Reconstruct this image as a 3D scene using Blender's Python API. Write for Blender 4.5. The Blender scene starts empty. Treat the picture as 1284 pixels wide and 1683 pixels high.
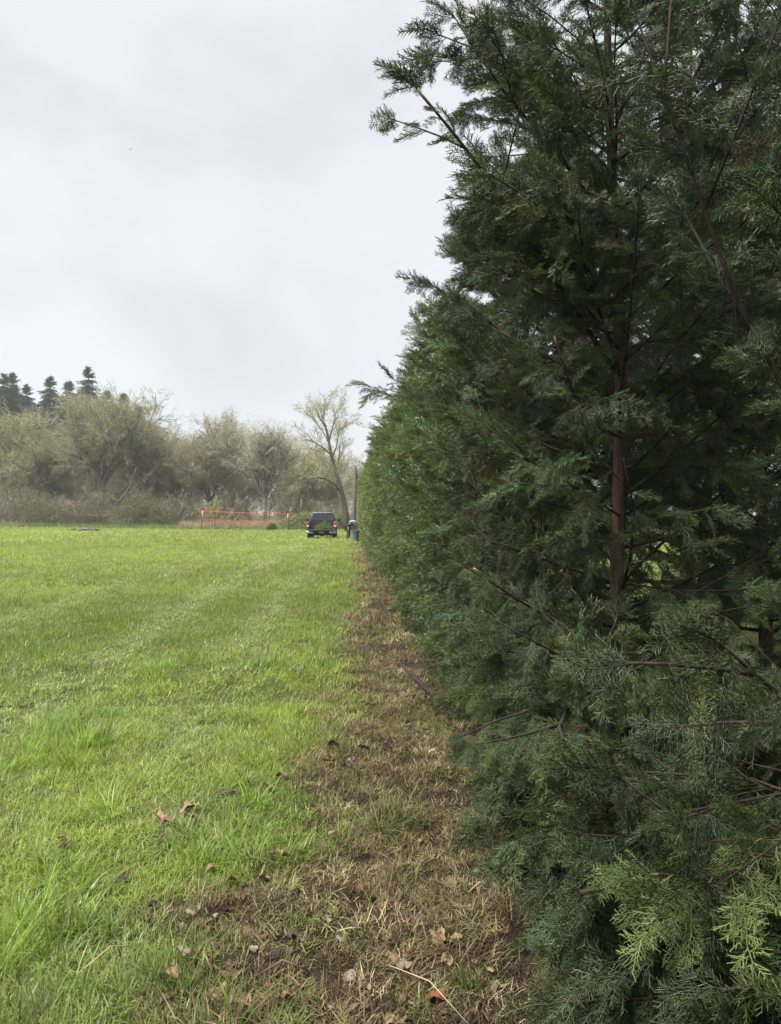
import bpy, bmesh, math, random
import numpy as np
from mathutils import Vector, Matrix, Euler

R = math.radians
random.seed(7)
rng = np.random.default_rng(7)
scene = bpy.context.scene
col = scene.collection

# ------------------------------------------------------------------ camera
EYE = 1.6
YAW = math.atan((642 - 582) / 1265.0)
cam_d = bpy.data.cameras.new('camera')
cam_d.sensor_fit = 'VERTICAL'
cam_d.sensor_height = 24.0
cam_d.lens = 24.0 * 1265 / 1683
cam_d.clip_start = 0.05
cam_d.clip_end = 3000
cam = bpy.data.objects.new('camera', cam_d)
col.objects.link(cam)
cam.location = (0, 0, EYE)
cam.rotation_euler = (R(90.16), 0, -YAW)
scene.camera = cam

# ------------------------------------------------------------------ sky, sun, exposure
SUN_AZ, SUN_EL = R(-112), R(61)          # azimuth from +Y towards +X (the sun stands on the left, behind cloud)
world = bpy.data.worlds.new('World')
scene.world = world
world.use_nodes = True
wt = world.node_tree
wt.nodes.clear()
w_out = wt.nodes.new('ShaderNodeOutputWorld')
w_bg = wt.nodes.new('ShaderNodeBackground')
w_bg.inputs['Strength'].default_value = 0.1
w_sky = wt.nodes.new('ShaderNodeTexSky')
w_sky.sky_type = 'NISHITA'
w_sky.sun_disc = False
w_sky.sun_elevation = SUN_EL
w_sky.sun_rotation = SUN_AZ
w_tc = wt.nodes.new('ShaderNodeTexCoord')
w_map = wt.nodes.new('ShaderNodeMapping')
w_map.inputs['Scale'].default_value = (1.0, 1.0, 1.9)
w_map.inputs['Location'].default_value = (19.331, 17.875, 5.976)
w_n1 = wt.nodes.new('ShaderNodeTexNoise')
w_n1.inputs['Scale'].default_value = 2.3
w_n1.inputs['Detail'].default_value = 5.0
w_n1.inputs['Roughness'].default_value = 0.52
w_n1.inputs['Distortion'].default_value = 0.35
w_ramp = wt.nodes.new('ShaderNodeValToRGB')
w_ramp.color_ramp.interpolation = 'EASE'
w_ramp.color_ramp.elements[0].position = 0.29
w_ramp.color_ramp.elements[0].color = (1.23, 1.27, 1.33, 1)
w_ramp.color_ramp.elements[1].position = 0.55
w_ramp.color_ramp.elements[1].color = (1.47, 1.505, 1.565, 1)
w_mix = wt.nodes.new('ShaderNodeMix')
w_mix.data_type = 'RGBA'
w_mix.inputs['Factor'].default_value = 0.97
L = wt.links.new
L(w_tc.outputs['Generated'], w_map.inputs['Vector'])
L(w_map.outputs['Vector'], w_n1.inputs['Vector'])
L(w_n1.outputs['Fac'], w_ramp.inputs['Fac'])
L(w_sky.outputs['Color'], w_mix.inputs[6])
L(w_ramp.outputs['Color'], w_mix.inputs[7])
L(w_mix.outputs[2], w_bg.inputs['Color'])
L(w_bg.outputs['Background'], w_out.inputs['Surface'])

sun_d = bpy.data.lights.new('sun', 'SUN')
sun_d.energy = 1.5
sun_d.angle = R(32)
sun_d.color = (1.0, 0.965, 0.90)
sun = bpy.data.objects.new('sun', sun_d)
col.objects.link(sun)
_sd = Vector((math.sin(SUN_AZ) * math.cos(SUN_EL), math.cos(SUN_AZ) * math.cos(SUN_EL), math.sin(SUN_EL)))
sun.rotation_euler = _sd.to_track_quat('Z', 'Y').to_euler()

vs = scene.view_settings
vs.view_transform = 'Standard'
vs.look = 'None'
vs.exposure = 2.52
vs.gamma = 1.0
vs.use_curve_mapping = False
cy = scene.cycles
cy.max_bounces = 5
cy.diffuse_bounces = 3
cy.glossy_bounces = 2
cy.transmission_bounces = 4
cy.transparent_max_bounces = 6
cy.volume_bounces = 1
cy.caustics_reflective = False
cy.caustics_refractive = False
cy.use_denoising = True
cy.adaptive_threshold = .02

# ------------------------------------------------------------------ helpers
_ca, _sa = math.cos(YAW), math.sin(YAW)
def at(px, py, depth):
    """a place of the photograph at a known distance"""
    xc = (px - 642) / 1265.0 * depth
    return Vector((depth * _sa + xc * _ca, depth * _ca - xc * _sa, EYE + (845 - py) / 1265.0 * depth))
def on_ground(px, py):
    p = at(px, py, 1265 * EYE / (py - 845.0))
    p.z = float(height(p.x, p.y))
    return p

_perm = rng.random((256, 256))
def vnoise(x, y):
    x = np.asarray(x, float); y = np.asarray(y, float)
    xi = np.floor(x).astype(int); yi = np.floor(y).astype(int)
    fx = x - xi; fy = y - yi
    fx = fx * fx * (3 - 2 * fx); fy = fy * fy * (3 - 2 * fy)
    a = _perm[xi % 256, yi % 256]; b = _perm[(xi + 1) % 256, yi % 256]
    c = _perm[xi % 256, (yi + 1) % 256]; d = _perm[(xi + 1) % 256, (yi + 1) % 256]
    return (a * (1 - fx) + b * fx) * (1 - fy) + (c * (1 - fx) + d * fx) * fy
def fbm(x, y, o=4):
    s = 0; w = 1; t = 0
    for i in range(o):
        s = s + w * vnoise(x * 2**i + 17.3 * i, y * 2**i + 5.1 * i); t += w; w *= .5
    return s / t
def sstep(a, b, x):
    t = np.clip((x - a) / (b - a), 0, 1)
    return t * t * (3 - 2 * t)

def strip_edge(y):
    """where the mown grass gives way to thatch along the hedge"""
    y = np.asarray(y, float)
    return np.interp(y, [0, 2.8, 3.7, 5, 8, 17, 36, 60], [-.46, -.42, -.36, -.20, -.04, .06, .18, .2])
def thatch_mask(x, y):
    n = fbm(np.asarray(x) * 2.1, np.asarray(y) * 1.6, 3) - .5
    n2 = fbm(np.asarray(x) * 7 + 40, np.asarray(y) * 6, 2) - .5
    e = strip_edge(y)
    m = sstep(-.30, .22, np.asarray(x) - e + n * .9 + n2 * .35)
    return m * (1 - sstep(2.6, 3.3, np.asarray(x) + n * .6))
def dirt_mask(x, y):
    n = fbm(np.asarray(x) * 2.7 + 9, np.asarray(y) * 1.9 + 3, 3) - .5
    c = np.interp(y, [2, 6, 12, 30], [.42, .62, .66, .6])
    return sstep(-.25, .35, np.asarray(x) - c + n * 1.3) * np.interp(y, [0, 10, 20], [1, .85, .5])
def track_mask(x, y):
    w = (fbm(np.asarray(y) * .12 + 3, np.asarray(y) * 0 + .5, 2) - .5) * .5
    a = np.exp(-((np.asarray(x) + 2.78 - w) / .30) ** 2) + .8 * np.exp(-((np.asarray(x) + 1.28 - w) / .24) ** 2)
    a = a + .6 * np.exp(-((np.asarray(x) + 5.1 - w) / .45) ** 2)
    return np.clip(a, 0, 1) * (.45 + .8 * fbm(np.asarray(x) * .8, np.asarray(y) * .25 + 8, 3)) * sstep(3.0, 7.0, y) * (1 - sstep(44, 50, y))

def height(x, y):
    x = np.asarray(x, float); y = np.asarray(y, float)
    far = sstep(12, 60, np.hypot(x, y))
    z = (fbm(x * .05 + 4, y * .05 + 9, 2) - .5) * .55 * far
    z = z + (fbm(x * .5 + 2, y * .5 + 1, 3) - .5) * .09
    th = thatch_mask(x, y)
    z = z + (fbm(x * 5, y * 5, 3) - .5) * .05 * (.35 + .65 * th)
    z = z + (fbm(x * 15 + 7, y * 15, 2) - .5) * .035 * th
    # tyre tracks pressed in slightly, the strip along the hedge a little lower
    z = z - .02 * track_mask(x, y) - .03 * th * np.exp(-((x - .35) / .5) ** 2)
    return z

def tag(o, label=None, cat=None, group=None, kind=None):
    for k, v in (('label', label), ('category', cat), ('group', group), ('kind', kind)):
        if v: o[k] = v
    return o
def empty(name, loc=(0, 0, 0), rz=0):
    o = bpy.data.objects.new(name, None)
    o.empty_display_size = .1
    o.location = loc; o.rotation_euler = (0, 0, rz)
    col.objects.link(o)
    return o
def obj(name, me, mat=None, parent=None, smooth=False):
    o = bpy.data.objects.new(name, me)
    if mat is not None and not me.materials: me.materials.append(mat)
    if smooth: me.polygons.foreach_set('use_smooth', [True] * len(me.polygons))
    col.objects.link(o)
    if parent is not None: o.parent = parent
    return o
def mesh(name, V, F):
    me = bpy.data.meshes.new(name)
    me.from_pydata([tuple(v) for v in V], [], [tuple(f) for f in F])
    me.update()
    return me
def tri_mesh(name, V, F):
    """fast: V (n,3) array, F (m,k) array"""
    V = np.asarray(V, np.float32); F = np.asarray(F, np.int32)
    me = bpy.data.meshes.new(name)
    me.vertices.add(len(V)); me.vertices.foreach_set('co', V.ravel())
    k = F.shape[1]
    me.loops.add(F.size); me.loops.foreach_set('vertex_index', F.ravel())
    me.polygons.add(len(F)); me.polygons.foreach_set('loop_start', np.arange(0, F.size, k, dtype=np.int32))
    me.update(calc_edges=True)
    return me
def attr(me, name, typ, data, dom='POINT'):
    a = me.attributes.new(name, typ, dom)
    a.data.foreach_set({'FLOAT': 'value', 'INT': 'value', 'FLOAT_VECTOR': 'vector', 'FLOAT_COLOR': 'color'}[typ], np.asarray(data, np.int32 if typ == 'INT' else np.float32).ravel())

def tubes(paths, n=6, cap=True):
    V, F = [], []
    base = 0
    for P, rad in paths:
        P = np.asarray(P, float); rad = np.asarray(rad, float)
        T = np.gradient(P, axis=0); T /= np.linalg.norm(T, axis=1, keepdims=True) + 1e-9
        ref = np.array([0.31, .2, .93]) if abs(T[0, 2]) < .8 else np.array([.9, .3, .1])
        U = np.cross(T, ref); U /= np.linalg.norm(U, axis=1, keepdims=True) + 1e-9
        W = np.cross(T, U)
        a = np.linspace(0, 2 * np.pi, n, endpoint=False)
        ring = P[:, None, :] + rad[:, None, None] * (np.cos(a)[None, :, None] * U[:, None, :] + np.sin(a)[None, :, None] * W[:, None, :])
        m = len(P)
        V.append(ring.reshape(-1, 3))
        for i in range(m - 1):
            for j in range(n):
                k = (j + 1) % n
                F.append((base + i * n + j, base + i * n + k, base + (i + 1) * n + k, base + (i + 1) * n + j))
        if cap:
            F.append(tuple(base + (m - 1) * n + j for j in range(n)))
            F.append(tuple(base + j for j in reversed(range(n))))
        base += m * n
    return np.concatenate(V), F
def tube_obj(name, paths, mat, parent=None, n=6):
    V, F = tubes(paths, n)
    return obj(name, mesh(name, V, F), mat, parent, smooth=True)

def bm_box(bm, c, s, rot=None, bevel=0):
    M = Matrix.Translation(c)
    if rot is not None: M = M @ Euler(rot).to_matrix().to_4x4()
    r = bmesh.ops.create_cube(bm, size=1, matrix=M @ Matrix.Diagonal((s[0], s[1], s[2], 1)))
    if bevel:
        es = {e for v in r['verts'] for e in v.link_edges}
        bmesh.ops.bevel(bm, geom=list(es), offset=bevel, segments=2, affect='EDGES', profile=.5)
def bm_obj(name, bm, mat, parent=None, smooth=False):
    me = bpy.data.meshes.new(name)
    bm.to_mesh(me); bm.free()
    return obj(name, me, mat, parent, smooth)
def prism(name, prof, axis, a, b, mat, parent=None, bevel=.012, inset_b=None):
    """extrude a 2-D outline; axis 'x': outline in (y,z)"""
    bm = bmesh.new()
    mk = (lambda u, v, w: (w, u, v)) if axis == 'x' else (lambda u, v, w: (u, w, v))
    va = [bm.verts.new(mk(u, v, a)) for u, v in prof]
    vb = [bm.verts.new(mk(u, v, b)) for u, v in prof]
    n = len(prof)
    bm.faces.new(va); bm.faces.new(list(reversed(vb)))
    for i in range(n):
        bm.faces.new((va[i], vb[i], vb[(i + 1) % n], va[(i + 1) % n]))
    bmesh.ops.recalc_face_normals(bm, faces=bm.faces)
    if bevel: bmesh.ops.bevel(bm, geom=list(bm.edges), offset=bevel, segments=2, affect='EDGES')
    return bm_obj(name, bm, mat, parent)

# ---- materials
def new_mat(name):
    m = bpy.data.materials.new(name); m.use_nodes = True
    nt = m.node_tree
    return m, nt, nt.nodes['Principled BSDF'], nt.nodes['Material Output']
def simple(name, c, rough=.6, metal=0, noise=.12, scale=30, bump=0, spec=.5):
    m, nt, p, out = new_mat(name)
    n = nt.nodes.new('ShaderNodeTexNoise'); n.inputs['Scale'].default_value = scale; n.inputs['Detail'].default_value = 5
    tc = nt.nodes.new('ShaderNodeTexCoord'); nt.links.new(tc.outputs['Object'], n.inputs['Vector'])
    r = nt.nodes.new('ShaderNodeValToRGB')
    r.color_ramp.elements[0].position = .3; r.color_ramp.elements[1].position = .7
    r.color_ramp.elements[0].color = (c[0] * (1 - noise), c[1] * (1 - noise), c[2] * (1 - noise), 1)
    r.color_ramp.elements[1].color = (min(1, c[0] * (1 + noise)), min(1, c[1] * (1 + noise)), min(1, c[2] * (1 + noise)), 1)
    nt.links.new(n.outputs['Fac'], r.inputs['Fac']); nt.links.new(r.outputs['Color'], p.inputs['Base Color'])
    p.inputs['Roughness'].default_value = rough; p.inputs['Metallic'].default_value = metal
    p.inputs['Specular IOR Level'].default_value = spec
    if bump:
        b = nt.nodes.new('ShaderNodeBump'); b.inputs['Strength'].default_value = bump; b.inputs['Distance'].default_value = .02
        nt.links.new(n.outputs['Fac'], b.inputs['Height']); nt.links.new(b.outputs['Normal'], p.inputs['Normal'])
    return m
def leafy(name, transl=.3, rough=.45, spec=.5, tip=None, tip_amt=.5, var=.35, trans_tint=(1.15, 1.2, .6)):
    """colour from the instance ('tint'), lightened toward shoot tips ('tip' on the mesh), varied per shoot ('rnd')"""
    m, nt, p, out = new_mat(name)
    N = nt.nodes.new; K = nt.links.new
    a = N('ShaderNodeAttribute'); a.attribute_type = 'INSTANCER'; a.attribute_name = 'tint'
    t = N('ShaderNodeAttribute'); t.attribute_name = 'tip'
    rn = N('ShaderNodeAttribute'); rn.attribute_name = 'rnd'
    mr = N('ShaderNodeMapRange'); mr.inputs['To Min'].default_value = 1 - var; mr.inputs['To Max'].default_value = 1 + var
    K(rn.outputs['Fac'], mr.inputs['Value'])
    mul = N('ShaderNodeVectorMath'); mul.operation = 'SCALE'
    K(a.outputs['Color'], mul.inputs[0]); K(mr.outputs['Result'], mul.inputs['Scale'])
    src = mul.outputs[0]
    if tip is not None:
        mx = N('ShaderNodeMix'); mx.data_type = 'RGBA'
        tm = N('ShaderNodeMath'); tm.operation = 'MULTIPLY'; tm.inputs[1].default_value = tip_amt
        K(t.outputs['Fac'], tm.inputs[0]); K(tm.outputs[0], mx.inputs['Factor'])
        K(src, mx.inputs[6]); mx.inputs[7].default_value = (*tip, 1)
        src = mx.outputs[2]
    K(src, p.inputs['Base Color'])
    p.inputs['Roughness'].default_value = rough; p.inputs['Specular IOR Level'].default_value = spec
    if transl:
        tr = N('ShaderNodeBsdfTranslucent')
        tt = N('ShaderNodeVectorMath'); tt.operation = 'MULTIPLY'; tt.inputs[1].default_value = trans_tint
        K(src, tt.inputs[0]); K(tt.outputs[0], tr.inputs['Color'])
        ms = N('ShaderNodeMixShader'); ms.inputs['Fac'].default_value = transl
        K(p.outputs[0], ms.inputs[1]); K(tr.outputs[0], ms.inputs[2]); K(ms.outputs[0], out.inputs['Surface'])
    return m

# ---- many small pieces on the points of one mesh
_gn = {}
def scatter_group(key, sources):
    if key in _gn: return _gn[key]
    ng = bpy.data.node_groups.new('scatter_' + key, 'GeometryNodeTree')
    ng.interface.new_socket('Geometry', in_out='INPUT', socket_type='NodeSocketGeometry')
    ng.interface.new_socket('Geometry', in_out='OUTPUT', socket_type='NodeSocketGeometry')
    N = ng.nodes.new; K = ng.links.new
    gi = N('NodeGroupInput'); go = N('NodeGroupOutput')
    j = N('GeometryNodeJoinGeometry')
    for s in sources:
        oi = N('GeometryNodeObjectInfo'); oi.inputs['Object'].default_value = s; oi.transform_space = 'ORIGINAL'
        g2 = N('GeometryNodeGeometryToInstance')
        K(oi.outputs['Geometry'], g2.inputs[0]); K(g2.outputs[0], j.inputs[0])
    ip = N('GeometryNodeInstanceOnPoints'); ip.inputs['Pick Instance'].default_value = True
    K(gi.outputs[0], ip.inputs['Points']); K(j.outputs[0], ip.inputs['Instance'])
    for nm, typ, sock in (('rot', 'FLOAT_VECTOR', 'Rotation'), ('scl', 'FLOAT_VECTOR', 'Scale'), ('vid', 'INT', 'Instance Index')):
        na = N('GeometryNodeInputNamedAttribute'); na.data_type = typ; na.inputs['Name'].default_value = nm
        K(na.outputs['Attribute'], ip.inputs[sock])
    K(ip.outputs[0], go.inputs[0])
    _gn[key] = ng
    return ng
def scatter(name, key, sources, P, rot, scl, tint, parent=None, vid=None):
    P = np.asarray(P, np.float32); n = len(P)
    me = bpy.data.meshes.new(name)
    me.vertices.add(n); me.vertices.foreach_set('co', P.ravel())
    scl = np.asarray(scl, np.float32)
    if scl.ndim == 1: scl = np.repeat(scl[:, None], 3, 1)
    tint = np.asarray(tint, np.float32)
    if tint.shape[1] == 3: tint = np.concatenate([tint, np.ones((n, 1), np.float32)], 1)
    attr(me, 'rot', 'FLOAT_VECTOR', rot); attr(me, 'scl', 'FLOAT_VECTOR', scl); attr(me, 'tint', 'FLOAT_COLOR', tint)
    attr(me, 'vid', 'INT', rng.integers(0, len(sources), n) if vid is None else vid)
    me.update()
    o = bpy.data.objects.new(name, me)
    me.materials.append(sources[0].data.materials[0])
    col.objects.link(o)
    if parent is not None: o.parent = parent
    md = o.modifiers.new('scatter', 'NODES'); md.node_group = scatter_group(key, sources)
    o['kind'] = 'stuff'
    return o
def piece(name, V, F, mat, tip=None, rnd=None, smooth=False):
    """a source shape that is scattered; it is never linked to the scene itself"""
    me = tri_mesh(name, V, F)
    if tip is not None: attr(me, 'tip', 'FLOAT', tip)
    if rnd is not None: attr(me, 'rnd', 'FLOAT', rnd)
    if smooth: me.polygons.foreach_set('use_smooth', [True] * len(me.polygons))
    me.materials.append(mat)
    return bpy.data.objects.new(name, me)
def dirs_to_euler(D, roll):
    """euler XYZ turning +Y onto D, with a roll about it"""
    out = np.empty((len(D), 3))
    for i, (d, r) in enumerate(zip(D, roll)):
        q = Vector(d).to_track_quat('Y', 'Z')
        e = (q.to_matrix() @ Matrix.Rotation(r, 3, 'Y')).to_euler()
        out[i] = e[:]
    return out

# ------------------------------------------------------------------ ground
def axis_coords(lo, hi, fine_lo, fine_hi, fine, grow=1.22):
    c = list(np.arange(fine_lo, fine_hi + 1e-6, fine))
    s = fine
    while c[-1] < hi: s *= grow; c.append(c[-1] + s)
    s = fine
    while c[0] > lo: s *= grow; c.insert(0, c[0] - s)
    c[0] = lo; c[-1] = hi
    return np.array(c)
gx = axis_coords(-420, 420, -3.4, 2.4, .035, 1.12)
gy = axis_coords(-60, 780, 1.6, 8.0, .035, 1.06)
GX, GY = np.meshgrid(gx, gy)
GV = np.stack([GX, GY, height(GX, GY)], -1).reshape(-1, 3)
nx, ny = len(gx), len(gy)
ii = (np.arange(ny - 1)[:, None] * nx + np.arange(nx - 1)[None, :]).ravel()
GF = np.stack([ii, ii + 1, ii + nx + 1, ii + nx], 1)
gm = tri_mesh('ground', GV, GF)
attr(gm, 'thatch', 'FLOAT', thatch_mask(GV[:, 0], GV[:, 1]))
attr(gm, 'dirt', 'FLOAT', dirt_mask(GV[:, 0], GV[:, 1]))
attr(gm, 'track', 'FLOAT', track_mask(GV[:, 0], GV[:, 1]))
def ground_material():
    m, nt, p, out = new_mat('meadow ground')
    N = nt.nodes.new; K = nt.links.new
    geo = N('ShaderNodeNewGeometry')
    def noise(scale, det=6, rough=.6):
        n = N('ShaderNodeTexNoise'); n.inputs['Scale'].default_value = scale; n.inputs['Detail'].default_value = det
        n.inputs['Roughness'].default_value = rough; K(geo.outputs['Position'], n.inputs['Vector']); return n.outputs['Fac']
    def ramp(f, stops):
        r = N('ShaderNodeValToRGB'); e = r.color_ramp.elements
        while len(e) < len(stops): e.new(.5)
        for k, (q, c) in enumerate(stops): e[k].position = q; e[k].color = (*c, 1)
        K(f, r.inputs['Fac']); return r.outputs['Color']
    def mix(f, a, b):
        x = N('ShaderNodeMix'); x.data_type = 'RGBA'; K(f, x.inputs['Factor']); K(a, x.inputs[6]); K(b, x.inputs[7]); return x.outputs[2]
    def at_(n):
        x = N('ShaderNodeAttribute'); x.attribute_name = n; return x.outputs['Fac']
    green = ramp(noise(1.3, 8, .7), [(.3, (.09, .135, .03)), (.5, (.135, .185, .042)), (.7, (.18, .225, .06))])
    green = mix(ramp(noise(38, 3), [(.38, (0, 0, 0)), (.60, (.85, .85, .85))]), green, ramp(noise(90), [(.3, (.035, .036, .018)), (.7, (.09, .085, .04))]))
    thatch = ramp(noise(70, 8, .75), [(.3, (.022, .017, .011)), (.48, (.055, .042, .025)), (.62, (.11, .085, .048)), (.75, (.20, .16, .10))])
    soil = ramp(noise(48, 8, .7), [(.3, (.028, .021, .015)), (.55, (.065, .047, .033)), (.75, (.12, .09, .06))])
    c = mix(at_('thatch'), green, mix(at_('dirt'), thatch, soil))
    K(c, p.inputs['Base Color']); p.inputs['Roughness'].default_value = .9; p.inputs['Specular IOR Level'].default_value = .2
    b = N('ShaderNodeBump'); b.inputs['Strength'].default_value = 1.0; b.inputs['Distance'].default_value = .05
    K(noise(60, 8, .75), b.inputs['Height']); K(b.outputs['Normal'], p.inputs['Normal'])
    return m
ground = obj('field', gm, ground_material(), smooth=True)
tag(ground, 'mown green field with a worn strip along the hedge', kind='structure')

# ------------------------------------------------------------------ small shapes that are scattered
def segs_prism(A, B, ra, rb, n=3):
    A = np.asarray(A, float); B = np.asarray(B, float)
    ra = np.broadcast_to(np.asarray(ra, float), len(A)); rb = np.broadcast_to(np.asarray(rb, float), len(A))
    T = B - A; T /= np.linalg.norm(T, axis=1, keepdims=True) + 1e-9
    ref = rng.normal(size=T.shape)
    U = np.cross(T, ref); U /= np.linalg.norm(U, axis=1, keepdims=True) + 1e-9
    W = np.cross(T, U)
    a = np.arange(n) * 2 * np.pi / n
    off = np.cos(a)[None, :, None] * U[:, None] + np.sin(a)[None, :, None] * W[:, None]
    V = np.concatenate([A[:, None] + ra[:, None, None] * off, B[:, None] + rb[:, None, None] * off], 1)
    k = np.arange(len(A))[:, None] * 2 * n
    F = np.concatenate([np.stack([k[:, 0] + j, k[:, 0] + (j + 1) % n, k[:, 0] + n + (j + 1) % n, k[:, 0] + n + j], 1) for j in range(n)])
    return V.reshape(-1, 3), F, 2 * n
def segs_flat(A, B, wa, wb):
    A = np.asarray(A, float); B = np.asarray(B, float)
    wa = np.broadcast_to(np.asarray(wa, float), len(A)); wb = np.broadcast_to(np.asarray(wb, float), len(A))
    T = B - A; T /= np.linalg.norm(T, axis=1, keepdims=True) + 1e-9
    U = np.cross(T, rng.normal(size=T.shape)); U /= np.linalg.norm(U, axis=1, keepdims=True) + 1e-9
    V = np.stack([A - U * wa[:, None], A + U * wa[:, None], B + U * wb[:, None], B - U * wb[:, None]], 1)
    k = np.arange(len(A)) * 4
    return V.reshape(-1, 3), np.stack([k, k + 1, k + 2, k + 3], 1), 4

def spray_segs(r, nside, nsub, droop, fan=.85, wob=.03, thick=.0075):
    """one flat feathery cypress spray of unit length along +Y"""
    A, B, ra, rb, tp, rd = [], [], [], [], [], []
    def zc(y, x): return -droop * y * y - .25 * abs(x) ** 1.6 * droop
    pts = [np.array([0., 0, 0])]
    x = 0
    for i in range(1, 9):
        y = i / 8; x += r.uniform(-wob, wob); pts.append(np.array([x, y, zc(y, x)]))
    for i in range(8):
        A.append(pts[i]); B.append(pts[i + 1]); ra.append(thick * (1.5 - i * .1)); rb.append(thick * (1.4 - i * .1)); tp.append((0 if i < 6 else .6, 0 if i < 5 else .8)); rd.append(r.random())
    P = np.array(pts)
    for s in range(nside):
        t = .08 + .9 * (s + r.uniform(-.25, .25)) / nside
        t = min(max(t, .03), .98)
        base = np.array([np.interp(t, np.linspace(0, 1, 9), P[:, k]) for k in range(3)])
        side = 1 if s % 2 else -1
        ln = fan * (.50 * (1 - .72 * t) + .04) * r.uniform(.65, 1.25)
        ang = r.uniform(.55, .95)
        d = np.array([side * math.sin(ang), math.cos(ang), r.uniform(-.45, .35)])
        q = [base]
        for i in range(1, 4):
            p = base + d * ln * i / 3; p = p + np.array([0, .05 * ln * (i / 3) ** 2, 0]); p[2] = base[2] + d[2] * ln * i / 3 - droop * .35 * (ln * i / 3) ** 1.2
            q.append(p)
        for i in range(3):
            A.append(q[i]); B.append(q[i + 1]); ra.append(thick * .95); rb.append(thick * .75); tp.append((i * .25, (i + 1) * .33)); rd.append(r.random())
        m = max(2, int(round(nsub * ln / .4)))
        for u in range(m):
            tt = .12 + .86 * (u + r.random() * .5) / m
            bb = np.array([np.interp(tt, [0, 1 / 3, 2 / 3, 1], [q[k][c] for k in range(4)]) for c in range(3)])
            sd = 1 if u % 2 else -1
            a2 = side * ang + sd * r.uniform(.5, .9)
            l2 = (.13 * (1 - .55 * tt) + .02) * r.uniform(.6, 1.3)
            dd = np.array([math.sin(a2), math.cos(a2), r.uniform(-.75, .5)])
            e = bb + dd * l2
            A.append(bb); B.append(e); ra.append(thick * .8); rb.append(thick * .55); tp.append((.25, .9)); rd.append(r.random())
    return map(np.array, (A, B, ra, rb, tp, rd))
def make_spray(name, seed, nside, nsub, droop, mat, hi=True, thick=.0075, fan=.85):
    r = random.Random(seed)
    A, B, ra, rb, tp, rd = spray_segs(r, nside, nsub, droop, fan, thick=thick)
    V, F, k = segs_prism(A, B, ra, rb) if hi else segs_flat(A, B, ra * 1.3, rb * 1.3)
    h = k // 2
    tip = np.repeat(tp, h, 1).ravel()
    return piece(name, V, F, mat, tip, np.repeat(rd, k))
M_CYP = leafy('cypress foliage', transl=.34, rough=.36, spec=.6, tip=(.16, .215, .065), tip_amt=.30, var=.45)  # naturally paler tips, whose colour also paints in the lit highlights
sprays_hi = [make_spray('cypress spray', 10 + i, 20, 12, d, M_CYP, True, .0098) for i, d in enumerate((.12, .3, .5, .2, .4, .65))]
sprays_mid = [make_spray('cypress spray', 30 + i, 18, 9, d, M_CYP, False, .0095) for i, d in enumerate((.12, .25, .35))]
sprays_lo = [make_spray('cypress spray', 40 + i, 12, 5, d, M_CYP, False, .016) for i, d in enumerate((.12, .25, .35))]

def grass_tuft(name, seed, n, spread, lmin, lmax, w, lean, mat, segs=3, flat=0.0, droop=.6):
    r = random.Random(seed)
    V, F, tip, rd = [], [], [], []
    for b in range(n):
        a = r.uniform(0, 6.283); q = spread * math.sqrt(r.random())
        p = np.array([math.cos(a) * q, math.sin(a) * q, -.008])
        l = r.uniform(lmin, lmax)
        az = r.uniform(0, 6.283) if r.random() < .5 else a + r.gauss(0, .7)
        el = math.pi / 2 - abs(r.gauss(lean, .3)) if r.random() > flat else r.uniform(.02, .45)
        el = max(.03, el)
        wd = w * r.uniform(.6, 1.3)
        sx, sy = -math.sin(az + r.uniform(-.5, .5)), math.cos(az + r.uniform(-.5, .5))
        k0 = len(V); rv = r.random()
        dr = droop * r.uniform(.2, 1.6)
        for i in range(segs + 1):
            t = i / segs
            ww = wd * (1 - t ** 1.7) * .5 + .0002
            V.append(p + np.array([sx, sy, 0]) * ww); V.append(p - np.array([sx, sy, 0]) * ww)
            tip += [t, t]; rd += [rv, rv]
            e = el - dr * (t + .15)
            st = l / segs
            p = p + np.array([math.cos(az) * math.cos(e), math.sin(az) * math.cos(e), math.sin(e)]) * st
            if p[2] < .003: p[2] = .003 + r.random() * .004
        for i in range(segs):
            F.append((k0 + 2 * i, k0 + 2 * i + 1, k0 + 2 * i + 3, k0 + 2 * i + 2))
    return piece(name, np.array(V), F, mat, tip, rd)
M_GRASS = leafy('grass blades', transl=.48, rough=.38, spec=.45, tip=(.34, .36, .13), tip_amt=.22, var=.5, trans_tint=(1.15, 1.2, .75))
M_STRAW = leafy('dead grass', transl=.12, rough=.8, spec=.15, var=.55, trans_tint=(1, 1, 1))
t_mown = [grass_tuft('mown tuft', 60 + i, 56, .085, .025, .07, .0034, .65, M_GRASS, 2, .35) for i in range(5)]
t_long = [grass_tuft('long tuft', 70 + i, 66, .07, .07, .20, .0044, .40, M_GRASS, 4, .12, 1.0) for i in range(5)]
t_mid = [grass_tuft('field tuft', 80 + i, 56, .18, .03, .075, .0070, .65, M_GRASS, 1, .2) for i in range(4)]
t_far = [grass_tuft('far tuft', 90 + i, 34, .42, .05, .12, .024, .6, M_GRASS, 1, .2) for i in range(4)]
t_straw = [grass_tuft('thatch tuft', 100 + i, 54, .10, .015, .085, .0036, .9, M_STRAW, 2, .62, .35) for i in range(6)]
t_stub = [grass_tuft('stubble tuft', 110 + i, 40, .07, .015, .055, .0030, .55, M_STRAW, 2, .25, .4) for i in range(4)]
t_reed = [grass_tuft('dry reeds', 120 + i, 40, .5, .35, 1.0, .03, .3, M_STRAW, 2, .02, .3) for i in range(3)]

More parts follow.
